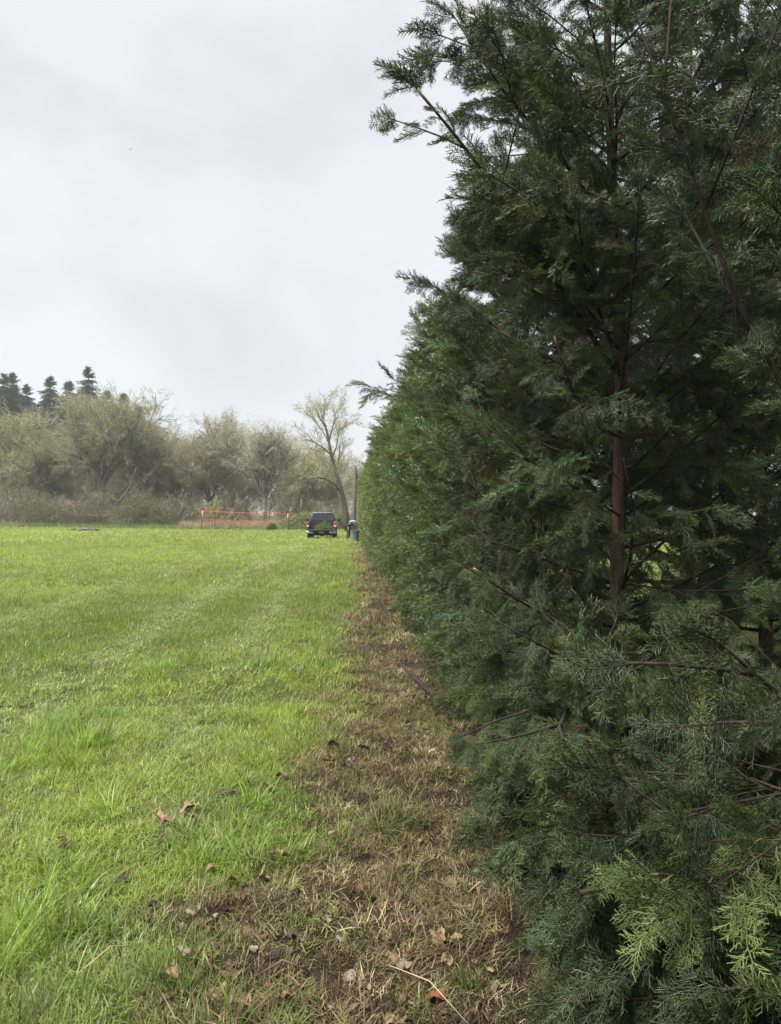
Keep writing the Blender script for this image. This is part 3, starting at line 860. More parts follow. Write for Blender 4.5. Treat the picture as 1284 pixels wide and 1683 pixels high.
def decid(name, label, px, depth, top_py, spread_px, seed, base_py=None, lean=0.0, fork=.3, n1=6, dens=1.0, src=None, key='twig', tint=(.15, .138, .085), bk=None, group=None, upness=.5, tl=1.6, trunk_r=None, extra=(), low=.35):
    src = src or twigs; bk = bk or B_DARK
    r = random.Random(seed)
    b = at(px, 845, depth); b.z = float(height(b.x, b.y))
    H = EYE + (845 - top_py) / 1265 * depth - b.z
    S = spread_px / 1265 * depth * .5
    root = empty(name, b); tag(root, label, 'tree', group)
    limbs, sp = [], []
    trunk_r = trunk_r or .016 * H + .05
    def emit(pts, n, l):
        pts = np.array(pts)
        for i in range(n):
            t = r.uniform(.15, 1) * (len(pts) - 1); j = min(int(t), len(pts) - 2)
            p = pts[j] + (pts[j + 1] - pts[j]) * (t - j); d = pts[j + 1] - pts[j]; d = d / np.linalg.norm(d)
            v = d + np.array([r.gauss(0, .55), r.gauss(0, .55), r.gauss(.15, .45)]); v /= np.linalg.norm(v)
            sp.append((p, v, l * r.uniform(.6, 1.3)))
    def grow(p, d, ln, rad, lev):
        n = 6
        pts = [np.array(p)]; d = np.array(d, float)
        for i in range(n):
            d = d + np.array([r.gauss(0, .10), r.gauss(0, .10), r.gauss(0, .06) + .10 * upness]); d /= np.linalg.norm(d)
            pts.append(pts[-1] + d * ln / n)
        limbs.append((pts, np.maximum(np.linspace(rad, rad * .35, n + 1), (.06, .045, .032, .022)[lev])))
        if lev < 3:
            for c in range({0: n1, 1: 5, 2: 3}[lev]):
                t = r.uniform(.25 if lev else .1, 1) * n; j = min(int(t), n - 1)
                q = pts[j] + (pts[j + 1] - pts[j]) * (t - j)
                a = r.uniform(.35, .95); z = r.uniform(0, 6.283)
                dd = pts[j + 1] - pts[j]; dd = dd / np.linalg.norm(dd)
                u = np.cross(dd, (math.cos(z), math.sin(z), .2)); u /= np.linalg.norm(u)
                grow(q, dd * math.cos(a) + u * math.sin(a), ln * r.uniform(.45, .7), rad * (1 - t / n * .6) * .55, lev + 1)
        if lev >= 2: emit(pts, int((1.2 if lev == 3 else 1.2) * dens + r.random()), tl)
        elif lev == 1: emit(pts, int(1.2 * dens), tl)
    # trunk up to the fork, then main limbs
    ht = H * fork
    tp = [np.array([lean * (i / 5) ** 1.3 * ht * .4 + r.gauss(0, .06), r.gauss(0, .06), -.2 + (ht + .2) * i / 5]) for i in range(6)]
    limbs.append((tp, np.linspace(trunk_r * 1.2, trunk_r * .8, 6)))
    nm = 5
    for i in range(nm):
        az = 6.283 * (i + r.random() * .6) / nm
        out = S / max(H - ht, 1) * r.uniform(.45, 1.0)
        d = np.array([math.cos(az) * out + lean, math.sin(az) * out, 1.0]); d /= np.linalg.norm(d)
        grow(tp[-1] - np.array([0, 0, ht * .1 * r.random()]), d, (H - ht) * r.uniform(.72, .98) / max(.6, d[2]) * .86, trunk_r * .6, 0)
    for i in range(int(6 * low)):          # low side limbs
        z = ht * r.uniform(.35, .95); az = r.uniform(0, 6.283)
        grow(np.array([np.interp(z, [q[2] for q in tp], [q[0] for q in tp]), 0, z]), (math.cos(az), math.sin(az), r.uniform(-.1, .5)), S * r.uniform(.5, .9), trunk_r * .35, 1)
    for e in extra:
        grow(*e)
    zs = np.array([s[0][2] for s in sp]); xs = np.array([abs(s[0][0]) for s in sp])
    fz = (H - tl * .55) / np.percentile(zs, 99.3); fxy = min(1.25, S / (np.percentile(xs, 95) + tl * .35))
    F3 = np.array([fxy, fxy, fz])
    limbs = [(np.array(p_) * F3, r_) for p_, r_ in limbs]; sp = [(p_ * F3, v_, l_) for p_, v_, l_ in sp]
    tube_obj('trunk', limbs[:1], bk, root, 8)
    V, F = tubes(limbs[1:], 4, cap=False)
    obj('branches', mesh('branches', V, F), bk, root, smooth=True)['kind'] = 'stuff'
    P = np.array([s[0] for s in sp]); D = np.array([s[1] for s in sp]); Ls = np.array([s[2] for s in sp])
    k = P[:, 2] > .3; P, D, Ls = P[k], D[k], Ls[k]
    n = len(P)
    t = np.array(tint)[None] * rng.uniform(.7, 1.3, (n, 1)) * np.stack([rng.uniform(.9, 1.1, n), np.ones(n), rng.uniform(.85, 1.15, n)], 1)
    scatter('crown', key, src, P, dirs_to_euler(D, [r.uniform(0, 6.28) for _ in range(n)]), Ls, t, root)
    return root
G1 = 'bare trees at the end of the field'
decid('bare_tree', 'bushy olive budding tree at the edge of the wood under the firs', 52, 98, 682, 130, 1, fork=.22, dens=1.5, tint=(0.431, 0.416, 0.276), group=G1, low=1.0)
decid('bare_tree', 'wide spreading bare tree with big forked limbs above the thicket', 170, 95, 652, 175, 2, fork=.42, dens=1.0, tint=(0.404, 0.375, 0.259), group=G1, upness=.25, trunk_r=.38, low=.9)
decid('bare_tree', 'grey budding tree sloping down beside the widest bare tree', 238, 101, 688, 105, 3, fork=.25, dens=1.4, tint=(0.418, 0.390, 0.289), group=G1, low=1.0)
decid('bare_tree', 'dense twiggy tree filling the wood behind the dirt heap', 118, 106, 706, 120, 4, fork=.22, dens=1.6, tint=(0.392, 0.371, 0.276), group=G1, low=1.0)
decid('bare_tree', 'pale twiggy tree just before the tall tree left of the net', 292, 104, 716, 90, 5, fork=.2, dens=1.4, tint=(0.443, 0.416, 0.321), group=G1, low=1.0)
decid('bare_tree', 'tall upright bare tree behind the left net post', 346, 98, 690, 100, 6, fork=.25, dens=1.1, tint=(0.431, 0.390, 0.289), group=G1, upness=.8, low=.9)
decid('bare_tree', 'dark forked bare tree rising behind the middle of the net', 436, 92, 702, 105, 7, fork=.35, dens=.8, tint=(0.379, 0.349, 0.276), group=G1, upness=.8, bk=B_DARK, src=twigs_bare, key='twigb')
decid('bare_tree', 'thin pale tree between the two tall trees behind the net', 392, 108, 722, 85, 8, fork=.25, dens=1.2, tint=(0.469, 0.443, 0.350), group=G1, low=.9)
decid('bare_tree', 'yellowish budding tree behind the bramble mound', 497, 100, 738, 80, 9, fork=.25, dens=1.2, tint=(0.521, 0.495, 0.336), group=G1, low=.9)
decid('bare_tree', 'slender pale tree behind the truck cab', 540, 106, 752, 60, 10, fork=.25, dens=1.0, tint=(0.497, 0.468, 0.367), group=G1, low=.8)
decid('bare_tree', 'small grey tree beside the broken snag', 603, 96, 772, 55, 13, fork=.25, dens=1.0, tint=(0.443, 0.416, 0.350), group=G1, low=.8)
decid('bare_tree', 'twiggy grey tree at the picture edge under the firs', -30, 100, 705, 120, 14, fork=.2, dens=1.5, tint=(0.404, 0.380, 0.276), group=G1, low=1.0)
# the leaning tree with the low arching limb
def leaning_tree():
    d = 72.0
    b = at(572, 845, d); b.z = float(height(b.x, b.y))
    root = empty('leaning_tree', b)
    tag(root, 'tall leaning bare tree with a low arching limb beside the snag', 'tree')
    loc = lambda px, py, dd=0: np.array(at(px, py, d + dd)) - np.array(b)
    r = random.Random(77)
    P0 = [loc(573, 880), loc(569, 850), loc(564, 820), loc(557, 795), loc(550, 770), loc(544, 745), loc(540, 722), loc(535, 700), loc(530, 684)]
    tube_obj('trunk', [(P0, np.linspace(.36, .05, len(P0)))], B_DARK, root, 8)
    limbs, sp = [], []
    arch = [loc(560, 808), loc(548, 794, -1), loc(534, 786, -2), loc(518, 784, -2.5), loc(505, 788, -3), loc(492, 796, -3)]
    mains = [arch, [loc(549, 768), loc(536, 752, 1), loc(524, 742, 2), loc(512, 738, 2)], [loc(545, 748), loc(530, 735, -1), loc(515, 725, -2), loc(503, 722, -2)],
             [loc(541, 728), loc(530, 708, 1), loc(518, 692, 2), loc(512, 680, 2)], [loc(541, 725), loc(546, 705, -1), loc(550, 690, -1), loc(552, 680, -1)],
             [loc(553, 780), loc(556, 760, 2), loc(558, 742, 2), loc(560, 728, 2)], [loc(536, 703), loc(526, 688, -1), loc(522, 676), loc(520, 668)], [loc(556, 792), loc(541, 778, 2), loc(529, 768, 3), loc(518, 765, 3)],
             [loc(532, 690), loc(533, 680, 1), loc(534, 672, 1), loc(535, 667, 1)], [loc(546, 752), loc(553, 735, -2), loc(556, 718, -2), loc(556, 705, -2)]]
    for m in mains:
        rr = .13 if m is arch else .075
        limbs.append((m, np.linspace(rr, rr * .3, len(m))))
        for _ in range(9):
            t = r.uniform(.15, 1) * (len(m) - 1); j = min(int(t), len(m) - 2)
            p = m[j] + (m[j + 1] - m[j]) * (t - j); dd = m[j + 1] - m[j]; dd = dd / np.linalg.norm(dd)
            v = dd + np.array([r.gauss(0, .6), r.gauss(0, .6), r.gauss(.1 if m is not arch else -.1, .5)]); v /= np.linalg.norm(v)
            l = r.uniform(.8, 1.7)
            if r.random() < .3:
                q = curve_path(p, v, l, 3, .2, .1, r); limbs.append((q, np.linspace(.03, .012, 4)))
                for _k in range(3):
                    v2 = v + np.array([r.gauss(0, .5) for _i in range(3)]); v2 /= np.linalg.norm(v2); sp.append((q[-1], v2, r.uniform(.7, 1.2)))
            sp.append((p, v, l))
    V, F = tubes(limbs, 5, cap=False); obj('branches', mesh('branches', V, F), B_DARK, root, smooth=True)['kind'] = 'stuff'
    n = len(sp); D = np.array([s[1] for s in sp])
    t = np.array((.38, .36, .25))[None] * rng.uniform(.7, 1.3, (n, 1))
    scatter('crown', 'twig', twigs, np.array([s[0] for s in sp]), dirs_to_euler(D, [r.uniform(0, 6.28) for _ in sp]), np.array([s[2] for s in sp]), t, root)
leaning_tree()
# the broken snag
d = 68.0; b = at(583, 845, d); b.z = float(height(b.x, b.y))
snag = empty('dead_snag', b); tag(snag, 'broken dead trunk standing beside the leaning tree', 'tree trunk')
lc = lambda px, py: np.array(at(px, py, d)) - np.array(b)
tube_obj('trunk', [([lc(581, 880), lc(582, 855), lc(583.5, 825), lc(585, 800), lc(585.5, 782), lc(584, 768), lc(583.6, 765)], [.24, .19, .155, .14, .15, .11, .04])], B_DARK, snag, 8)
tube_obj('broken_stub', [([lc(585.5, 786), lc(588, 782), lc(589, 777)], [.12, .10, .03])], B_SNAG, snag, 6)
# a leaning dark trunk in the thicket
d = 90.0; b = at(226, 845, d); b.z = float(height(b.x, b.y))
lt = empty('dead_bough', b); tag(lt, 'dark leaning branch poking out of the thicket below the widest tree', 'branch')
lc = lambda px, py: np.array(at(px, py, d)) - np.array(b)
tube_obj('limb', [([lc(192, 829), lc(206, 813), lc(215, 798), lc(221, 780), lc(224, 768)], [.2, .17, .13, .09, .05]), ([lc(195, 826), lc(205, 834), lc(214, 842), lc(228, 862)], [.13, .11, .09, .06])], B_DARK, lt, 6)

# undergrowth that closes the foot of the wood, and the mass of twigs farther in
def thicket(name, label, n, xr, d0, d1, z0, z1, lmin, lmax, tint, src, key, edge=None):
    px = rng.uniform(*xr, n); dd = rng.uniform(d0, d1, n)
    xc = (px - 642) / 1265 * dd
    X = dd * _sa + xc * _ca; Y = dd * _ca - xc * _sa
    prof = .45 + .75 * fbm(px * .018 + 3, px * 0 + 1.5, 3)
    if edge is not None: prof = prof * np.interp(px, *edge)
    Z = height(X, Y) + z0 + (z1 - z0) * prof * rng.random(n) ** 1.25
    D = np.stack([rng.normal(0, .55, n), rng.normal(0, .55, n), rng.uniform(.1, 1.1, n)], 1); D /= np.linalg.norm(D, axis=1, keepdims=True)
    t = np.array(tint)[None] * rng.uniform(.6, 1.35, (n, 1)) * np.stack([rng.uniform(.9, 1.12, n), np.ones(n), rng.uniform(.85, 1.15, n)], 1)
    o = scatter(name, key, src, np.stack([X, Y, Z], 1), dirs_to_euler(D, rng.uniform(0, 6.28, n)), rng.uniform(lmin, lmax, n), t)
    return tag(o, label, kind='stuff')
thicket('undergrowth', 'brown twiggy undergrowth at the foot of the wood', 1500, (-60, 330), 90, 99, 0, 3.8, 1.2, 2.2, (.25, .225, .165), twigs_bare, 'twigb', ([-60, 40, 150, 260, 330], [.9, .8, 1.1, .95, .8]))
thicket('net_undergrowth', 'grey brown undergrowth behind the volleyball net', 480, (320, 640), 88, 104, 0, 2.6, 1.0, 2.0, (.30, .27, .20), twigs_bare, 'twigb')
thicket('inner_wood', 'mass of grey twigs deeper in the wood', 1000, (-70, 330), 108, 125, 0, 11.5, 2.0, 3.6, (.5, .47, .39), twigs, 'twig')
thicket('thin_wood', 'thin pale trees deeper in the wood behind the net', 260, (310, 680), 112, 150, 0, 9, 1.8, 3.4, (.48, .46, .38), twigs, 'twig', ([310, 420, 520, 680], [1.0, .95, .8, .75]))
# slim trunks deeper in
for k in range(26):
    px = random.uniform(-20, 640); d = random.uniform(106, 130); b = at(px, 845, d); b.z = float(height(b.x, b.y))
    h = random.uniform(6, 11) * (1.2 if px < 300 else .9); lx = random.uniform(-.8, .8)
    o = tube_obj('slim_trunk', [([(0, 0, -.2), (lx * .3, 0, h * .4), (lx, .2, h * .75), (lx * 1.3, .1, h)], [.17, .13, .09, .03])], B_DEC if k % 2 else B_DARK, None, 6)
    o.location = b
    tag(o, 'slim bare trunk standing deeper in the wood', 'tree trunk', 'slim trunks inside the wood')

# firs above the wood
def fir(label, px, top_py, depth, w_px, seed, dens=1.0):
    r = random.Random(seed)
    b = at(px, 845, depth); b.z = float(height(b.x, b.y))
    H = EYE + (845 - top_py) / 1265 * depth - b.z; Rm = w_px / 1265 * depth * .5
    root = empty('fir_tree', b); tag(root, label, 'tree', 'firs above the wood')
    tube_obj('trunk', [([(0, 0, -.2), (.05, 0, H * .5), (0, .05, H)], [.36, .22, .03])], B_FIR, root, 7)
    limbs, sp = [], []
    z = H * .30
    while z < H - .4:
        f = (H - z) / (H * .7); ln0 = min(Rm * 1.1, .44 * (H - z)) * r.uniform(.5, 1.15) + .1
        for k in range(1):
            if r.random() > dens: continue
            az = r.uniform(0, 6.283); ln = ln0 * r.uniform(.55, 1.2)
            el = r.uniform(-.35, .12) if f > .12 else r.uniform(.4, .9)
            pts = curve_path((0, 0, z), (math.cos(az) * math.cos(el), math.sin(az) * math.cos(el), math.sin(el)), ln, 4, -.15, .06, r)
            limbs.append((pts, np.linspace(.05, .015, 5)))
            m = max(2, int(ln / .38))
            for i in range(m + 1):
                t = (.2 + .8 * i / m) * 4; j = min(int(t), 3)
                p = pts[j] + (pts[j + 1] - pts[j]) * (t - j); dd = pts[j + 1] - pts[j]; dd = dd / np.linalg.norm(dd)
                for s in (-1, 1):
                    u = np.cross(dd, (0, 0, 1)) * s
                    v = dd * .8 + u * r.uniform(.3, .9) + np.array([0, 0, r.uniform(-.5, .1)]); v /= np.linalg.norm(v)
                    sp.append((p, v, r.uniform(.55, 1.05) * (.45 + .55 * min(1, (H - z) / 4))))
        z += r.uniform(.015, .05)
    for k in range(8): sp.append(((0, 0, H - .2 * k), (r.gauss(0, .4), r.gauss(0, .4), .9), .25 + .03 * k))
    V, F = tubes(limbs, 4, cap=False); obj('branches', mesh('branches', V, F), B_FIR, root)['kind'] = 'stuff'
    n = len(sp); t = np.array((.046, .062, .052))[None] * rng.uniform(.7, 1.3, (n, 1))
    scatter('foliage', 'locyp', sprays_lo, np.array([s[0] for s in sp]), dirs_to_euler([s[1] for s in sp], [r.gauss(0, .5) for _ in sp]), np.array([s[2] for s in sp]), t, root)
for i, a in enumerate([('fir at the picture edge standing above the olive tree', 6, 612, 138, 62), ('narrow pointed fir second from the picture edge', 20, 611, 146, 48), ('short dark fir between the two left fir groups', 44, 630, 150, 50),
                       ('broad dark fir in the middle of the fir group', 82, 617, 136, 74), ('small pointed fir in the gap before the tallest fir', 113, 624, 148, 54), ('tallest fir with open layered branches above the wood', 145, 601, 132, 64),
                       ('low fir top showing through the spreading bare tree', 176, 640, 134, 58), ('fir behind the crown of the spreading bare tree', 203, 645, 134, 58), ('last fir of the group where the tree line slopes down', 228, 664, 136, 50)]):
    fir(*a, 300 + i, .75 if i == 5 else .95)

# dry reeds and rank grass along the field edge
def edge_band(name, label, n, xr, d0, d1, smin, smax, pal, src, key):
    px = rng.uniform(*xr, n); dd = rng.uniform(d0, d1, n); xc = (px - 642) / 1265 * dd
    X = dd * _sa + xc * _ca; Y = dd * _ca - xc * _sa
    t = np.array(pal)[rng.integers(0, len(pal), n)] * rng.uniform(.75, 1.25, (n, 1))
    o = scatter(name, key, src, np.stack([X, Y, height(X, Y)], 1), np.stack([rng.normal(0, .1, n), rng.normal(0, .1, n), rng.uniform(0, 6.28, n)], 1), rng.uniform(smin, smax, n), t)
    return tag(o, label, kind='stuff')
TAN = [(.42, .31, .19), (.36, .26, .16), (.48, .39, .25), (.30, .25, .14)]
GRN = [(.15, .22, .06), (.20, .27, .08), (.24, .28, .11)]
edge_band('dry_reeds', 'tan dry reeds behind the volleyball net', 900, (300, 640), 79, 90, .7, 1.35, TAN, t_reed, 'reed')
edge_band('tan_grass', 'strip of tan dry grass at the foot of the wood', 420, (-40, 55), 88, 93, .7, 1.2, TAN, t_reed, 'reed')
edge_band('rank_grass', 'rough green grass edging the mown field', 1300, (-40, 620), 80, 90, .4, .9, GRN, t_reed, 'reed')
edge_band('net_grass', 'rough green grass under the volleyball net', 320, (310, 480), 76.5, 82, .35, .7, GRN, t_reed, 'reed')
# bramble mound and bushes
def bush(name, label, px, depth, w_px, top_py, n, tint, seed, src=None, key='leafc', s=(.5, 1.0), cat='bush'):
    src = src or leafs
    b = at(px, 845, depth); b.z = float(height(b.x, b.y))
    H = EYE + (845 - top_py) / 1265 * depth - b.z; W = w_px / 1265 * depth * .5
    root = empty(name, b); tag(root, label, cat)
    r = np.random.default_rng(seed)
    a = r.uniform(0, 6.283, n); q = np.sqrt(r.random(n)); X = np.cos(a) * q * W; Y = np.sin(a) * q * W * .7
    top = H * (1 - q ** 2.2) * (.75 + .4 * fbm(X * .8 + seed, Y * .8, 2)) + .15
    Z = top * r.random(n) ** .5
    t = np.array(tint)[None] * r.uniform(.6, 1.4, (n, 1))
    scatter('foliage', key, src, np.stack([X, Y, Z], 1), r.uniform(0, 6.28, (n, 3)), r.uniform(*s, n), t, root)
    st = [([(0, 0, 0), (W * .3 * math.cos(k), W * .2 * math.sin(k), H * .5), (W * .7 * math.cos(k), W * .5 * math.sin(k), H * .62)], [.04, .025, .01]) for k in range(7)]
    tube_obj('stems', st, B_DARK, root, 5)
    return root
bush('bramble_mound', 'low green bramble mound behind the right net post', 505, 79, 105, 845, 700, (.20, .235, .10), 31)
bush('bramble_mound', 'green bramble mound half hidden by the truck', 560, 80, 55, 846, 320, (.19, .225, .10), 32)
bush('grass_tussock', 'dark green tussock under the volleyball net', 447, 74, 17, 863, 90, (.075, .11, .035), 33, s=(.3, .5), cat='tussock')
bush('shrub', 'grey green shrub at the foot of the wood beside the tan grass', 78, 89, 60, 838, 420, (.15, .15, .09), 34, src=twigs, key='twig', s=(.9, 1.7))
bush('shrub', 'olive shrub under the leaning dark branch', 236, 89, 90, 826, 600, (.145, .15, .075), 35, src=twigs, key='twig', s=(.9, 1.8))
# the sapling in fresh leaf
d = 79.0; b = at(353, 845, d); b.z = float(height(b.x, b.y))
sap = empty('sapling', b); tag(sap, 'small sapling in fresh yellow green leaf behind the net', 'tree')
tube_obj('trunk', [([(0, 0, -.1), (.03, 0, .8), (0, 0, 1.6), (.03, 0, 2.7)], [.05, .045, .035, .015])], B_SNAG, sap, 6)
n = 80; a = rng.uniform(0, 6.283, n); q = np.sqrt(rng.random(n)) * .68; z = rng.uniform(1.15, 3.2, n); q = q * np.sin(np.clip((z - 1.0) / 2.3, 0, 1) * 3.14) ** .5
tube_obj('branches', [([(0, 0, 1.2 + .1 * k), (math.cos(k * 2.4) * .3, math.sin(k * 2.4) * .3, 1.6 + .1 * k), (math.cos(k * 2.4) * .5, math.sin(k * 2.4) * .5, 1.95 + .1 * k)], [.018, .012, .006]) for k in range(11)], B_SNAG, sap, 4)['kind'] = 'stuff'
scatter('foliage', 'leafc', leafs, np.stack([np.cos(a) * q, np.sin(a) * q, z], 1), rng.uniform(0, 6.28, (n, 3)), rng.uniform(.22, .45, n), np.array([(.30, .31, .09)]) * rng.uniform(.7, 1.2, (n, 1)), sap)

# ------------------------------------------------------------------ the volleyball net
M_RED = simple('red webbing', (.62, .075, .05), .7, noise=.1)
M_POST = simple('dark post', (.06, .035, .03), .5, noise=.15)
M_PAD = simple('pale pole sleeve', (.70, .55, .48), .6, noise=.08)
M_CORD = simple('net cord', (.20, .06, .05), .8)
M_GUY = simple('red guy line', (.50, .07, .05), .8)
nl = at(332, 845, 75.0); nr = at(474, 845, 76.5)
nl.z = float(height(nl.x, nl.y)); nr.z = float(height(nr.x, nr.y))
net = empty('volleyball_net', (nl + nr) / 2); tag(net, 'red edged volleyball net strung between two dark poles', 'net')
no = np.array(net.location)
ZT_L, ZB_L = EYE + (845 - 840) / 1265 * 75, EYE + (845 - 853.5) / 1265 * 75
ZT_R, ZB_R = EYE + (845 - 844.5) / 1265 * 76.5, EYE + (845 - 857) / 1265 * 76.5
PL = lambda f, z: np.array([nl.x + (nr.x - nl.x) * f, nl.y + (nr.y - nl.y) * f, z]) - no
def band(f0, f1, za0, za1, zb, sag=0, w=.03, n=14):
    pts = []
    for i in range(n + 1):
        f = f0 + (f1 - f0) * i / n
        pts.append(PL(f, za0 + (za1 - za0) * i / n - sag * 4 * (i / n) * (1 - i / n)))
    return (pts, [w] * (n + 1))
tube_obj('top_tape', [band(0, 1, ZT_L, ZT_R, 0, .06, .036)], M_RED, net, 4)
tube_obj('bottom_tape', [band(0, 1, ZB_L, ZB_R, 0, .12, .034)], M_RED, net, 4)
tube_obj('side_tape', [([PL(.008, ZT_L), PL(.008, ZB_L)], [.045, .045])], M_PAD, net, 4)
tube_obj('side_tape', [([PL(.992, ZT_R), PL(.992, ZB_R)], [.045, .045])], M_PAD, net, 4)
net_lines = []
for k in range(1, 44):
    f = k / 44; s = 4 * f * (1 - f)
    net_lines.append(([PL(f, ZT_L + (ZT_R - ZT_L) * f - .06 * s), PL(f, ZB_L + (ZB_R - ZB_L) * f - .12 * s)], [.0022, .0022]))
for k in range(1, 6):
    g = k / 6
    net_lines.append(band(0, 1, ZT_L + (ZB_L - ZT_L) * g, ZT_R + (ZB_R - ZT_R) * g, 0, .06 + .06 * g, .0022))
o = tube_obj('netting', net_lines, M_CORD, net, 3); o['kind'] = 'stuff'
for f, b, zt in ((-.004, nl, ZT_L), (1.004, nr, ZT_R)):
    tube_obj('pole', [([PL(f, b.z - .15), PL(f, zt * .62)], [.035, .035])], M_POST, net, 6)
    tube_obj('pole_sleeve', [([PL(f, zt * .62), PL(f, zt + .06)], [.042, .042])], M_RED, net, 6)
tube_obj('guy_line', [([PL(0, ZT_L), PL(-.125, .75), PL(-.2, .05)], [.012] * 3)], M_GUY, net, 4)
tube_obj('guy_line', [([PL(1, ZT_R), PL(1.035, 1.3), PL(1.16, .05)], [.012] * 3)], M_GUY, net, 4)

# ------------------------------------------------------------------ heap on the far left of the field
M_SOIL = simple('heap soil', (.075, .058, .042), .95, noise=.5, scale=9, bump=.6)
M_SLAB = simple('weathered slab', (.14, .135, .12), .9, noise=.3, scale=6, bump=.3)
hp = at(148, 845, 71.0); hp.z = float(height(hp.x, hp.y))
heap = empty('debris_heap', hp); tag(heap, 'low heap of grey slabs and soil lying on the far grass', 'heap')
bm = bmesh.new(); bmesh.ops.create_grid(bm, x_segments=26, y_segments=14, size=1)
for v in bm.verts:
    q = max(0, 1 - (v.co.x ** 2 + v.co.y ** 2)); v.co = (v.co.x * 1.25, v.co.y * .8, -.06 + .42 * q ** .7 * (.6 + .8 * float(fbm(v.co.x * 3 + 5, v.co.y * 3, 3))))
bm_obj('soil', bm, M_SOIL, heap, True)
for (x_, y_, z_, sx, sy, rz, rx) in ((-.1, -.35, .30, 1.0, .6, .2, .12), (.55, -.3, .24, .7, .5, -.3, -.1), (-.7, -.25, .22, .6, .45, .5, .2)):
    bm = bmesh.new(); bm_box(bm, (0, 0, 0), (sx, sy, .07), bevel=.015)
    for v in bm.verts: v.co += Vector((random.uniform(-.03, .03), random.uniform(-.03, .03), random.uniform(-.01, .01)))
    s = bm_obj('slab', bm, M_SLAB, heap); s.location = (x_, y_, z_); s.rotation_euler = (rx, .05, rz)
n = 70; a = rng.uniform(0, 6.28, n); q = np.sqrt(rng.random(n))
scatter('weeds', 'leafc', leafs, np.stack([np.cos(a) * q * 1.6 - .4, np.sin(a) * q * .9, .12 + .15 * (1 - q)], 1), rng.uniform(0, 6.28, (n, 3)), rng.uniform(.2, .4, n), np.array([(.15, .18, .06)]) * rng.uniform(.7, 1.3, (n, 1)), heap)

# ------------------------------------------------------------------ the pickup
M_PAINT = simple('dark navy paint', (.018, .022, .030), .28, noise=.05, spec=.6)
M_TRIM = simple('black plastic', (.012, .012, .013), .6)
M_GLASS = simple('tinted glass', (.012, .015, .022), .06, noise=.02, spec=.8)
M_CHROME = simple('dulled chrome', (.55, .55, .53), .32, 1.0, noise=.1)
M_LAMP = simple('red lamp lens', (.38, .02, .025), .2, noise=.1)
M_WHITE = simple('clear lamp lens', (.75, .72, .70), .2, noise=.05)
M_TYRE = simple('tyre rubber', (.018, .018, .018), .85, noise=.2)
M_RIM = simple('wheel alloy', (.45, .45, .45), .4, .8)
M_PLATE = simple('number plate', (.42, .42, .40), .5, noise=.15, scale=18)
M_LINER = simple('bed liner', (.03, .031, .033), .7)
tb = at(528.5, 845, 47.5)
truck = empty('pickup_truck', (tb.x, tb.y, float(height(tb.x, tb.y)) - .03), R(.5))
tag(truck, 'dark pickup truck seen from behind with its tailgate down', 'pickup truck')
W = .93
# local axes: +y forward (away from the camera), rear bumper at y=0
# bed sides with wheel arch
def bed_side(s):
    pr = [(.12, .62), (.12, 1.12), (.16, 1.16), (1.95, 1.18), (1.95, .50), (1.55, .46)]
    for k in range(9):
        a = math.pi * k / 8; pr.append((1.08 + .44 * math.cos(a), .42 + .42 * math.sin(a)))
    pr += [(.62, .46), (.2, .5)]
    return prism('bed_side', pr, 'x', s * (W - .07), s * W, M_PAINT, truck, .012)
bed_side(1); bed_side(-1)
bm = bmesh.new(); bm_box(bm, (0, 1.0, .60), (1.66, 1.9, .06)); bm_obj('bed_floor', bm, M_LINER, truck)
bm = bmesh.new(); bm_box(bm, (0, 1.93, .88), (1.70, .06, .58), bevel=.01); bm_obj('bed_front', bm, M_LINER, truck)
# cab: lower body, greenhouse, bonnet
cab_low = [(1.99, .42), (1.99, 1.16), (4.25, 1.14), (5.25, 1.06), (5.32, .98), (5.32, .45)]
prism('cab_body', cab_low, 'x', -W, W, M_PAINT, truck, .03)
bm = bmesh.new()
lo = [(-.84, 2.0), (.84, 2.0), (.84, 4.2), (-.84, 4.2)]; hi = [(-.655, 2.16), (.655, 2.16), (.655, 3.45), (-.655, 3.45)]
vl = [bm.verts.new((x_, y_, 1.14)) for x_, y_ in lo]; vh = [bm.verts.new((x_, y_, 1.68)) for x_, y_ in hi]
for k in range(4): bm.faces.new((vl[k], vl[(k + 1) % 4], vh[(k + 1) % 4], vh[k]))
bm.faces.new(vh); bm.faces.new(list(reversed(vl)))
bmesh.ops.bevel(bm, geom=list(bm.edges), offset=.05, segments=3, affect='EDGES')
bm_obj('cab', bm, M_PAINT, truck, True)
M_ROOF = simple('roof sky sheen', (.34, .36, .40), .3, .2, noise=.06)  # silver reflection of the sky on the roof, put into its colour
bm = bmesh.new(); bm_box(bm, (0, 2.8, 1.695), (1.28, 1.34, .05), bevel=.02); bm_obj('roof', bm, M_ROOF, truck, True)
def quad_panel(name, c4, mat, off, parent=None):
    bm = bmesh.new(); v = [bm.verts.new(Vector(p)) for p in c4]; f = bm.faces.new(v)
    f.normal_update(); n_ = f.normal.copy()
    r_ = bmesh.ops.extrude_face_region(bm, geom=[f]); ev = [g for g in r_['geom'] if isinstance(g, bmesh.types.BMVert)]
    bmesh.ops.translate(bm, verts=ev, vec=n_ * off); bmesh.ops.recalc_face_normals(bm, faces=bm.faces)
    return bm_obj(name, bm, mat, parent or truck)
rw = quad_panel('rear_window', [(-.74, 2.015, 1.20), (.74, 2.015, 1.20), (.615, 2.135, 1.62), (-.615, 2.135, 1.62)], M_GLASS, .02)
for s in (1, -1):
    quad_panel('side_window', [(s * .838, 2.3, 1.19), (s * .838, 3.9, 1.19), (s * .69, 3.42, 1.60), (s * .69, 2.36, 1.60)], M_GLASS, .012 * s)
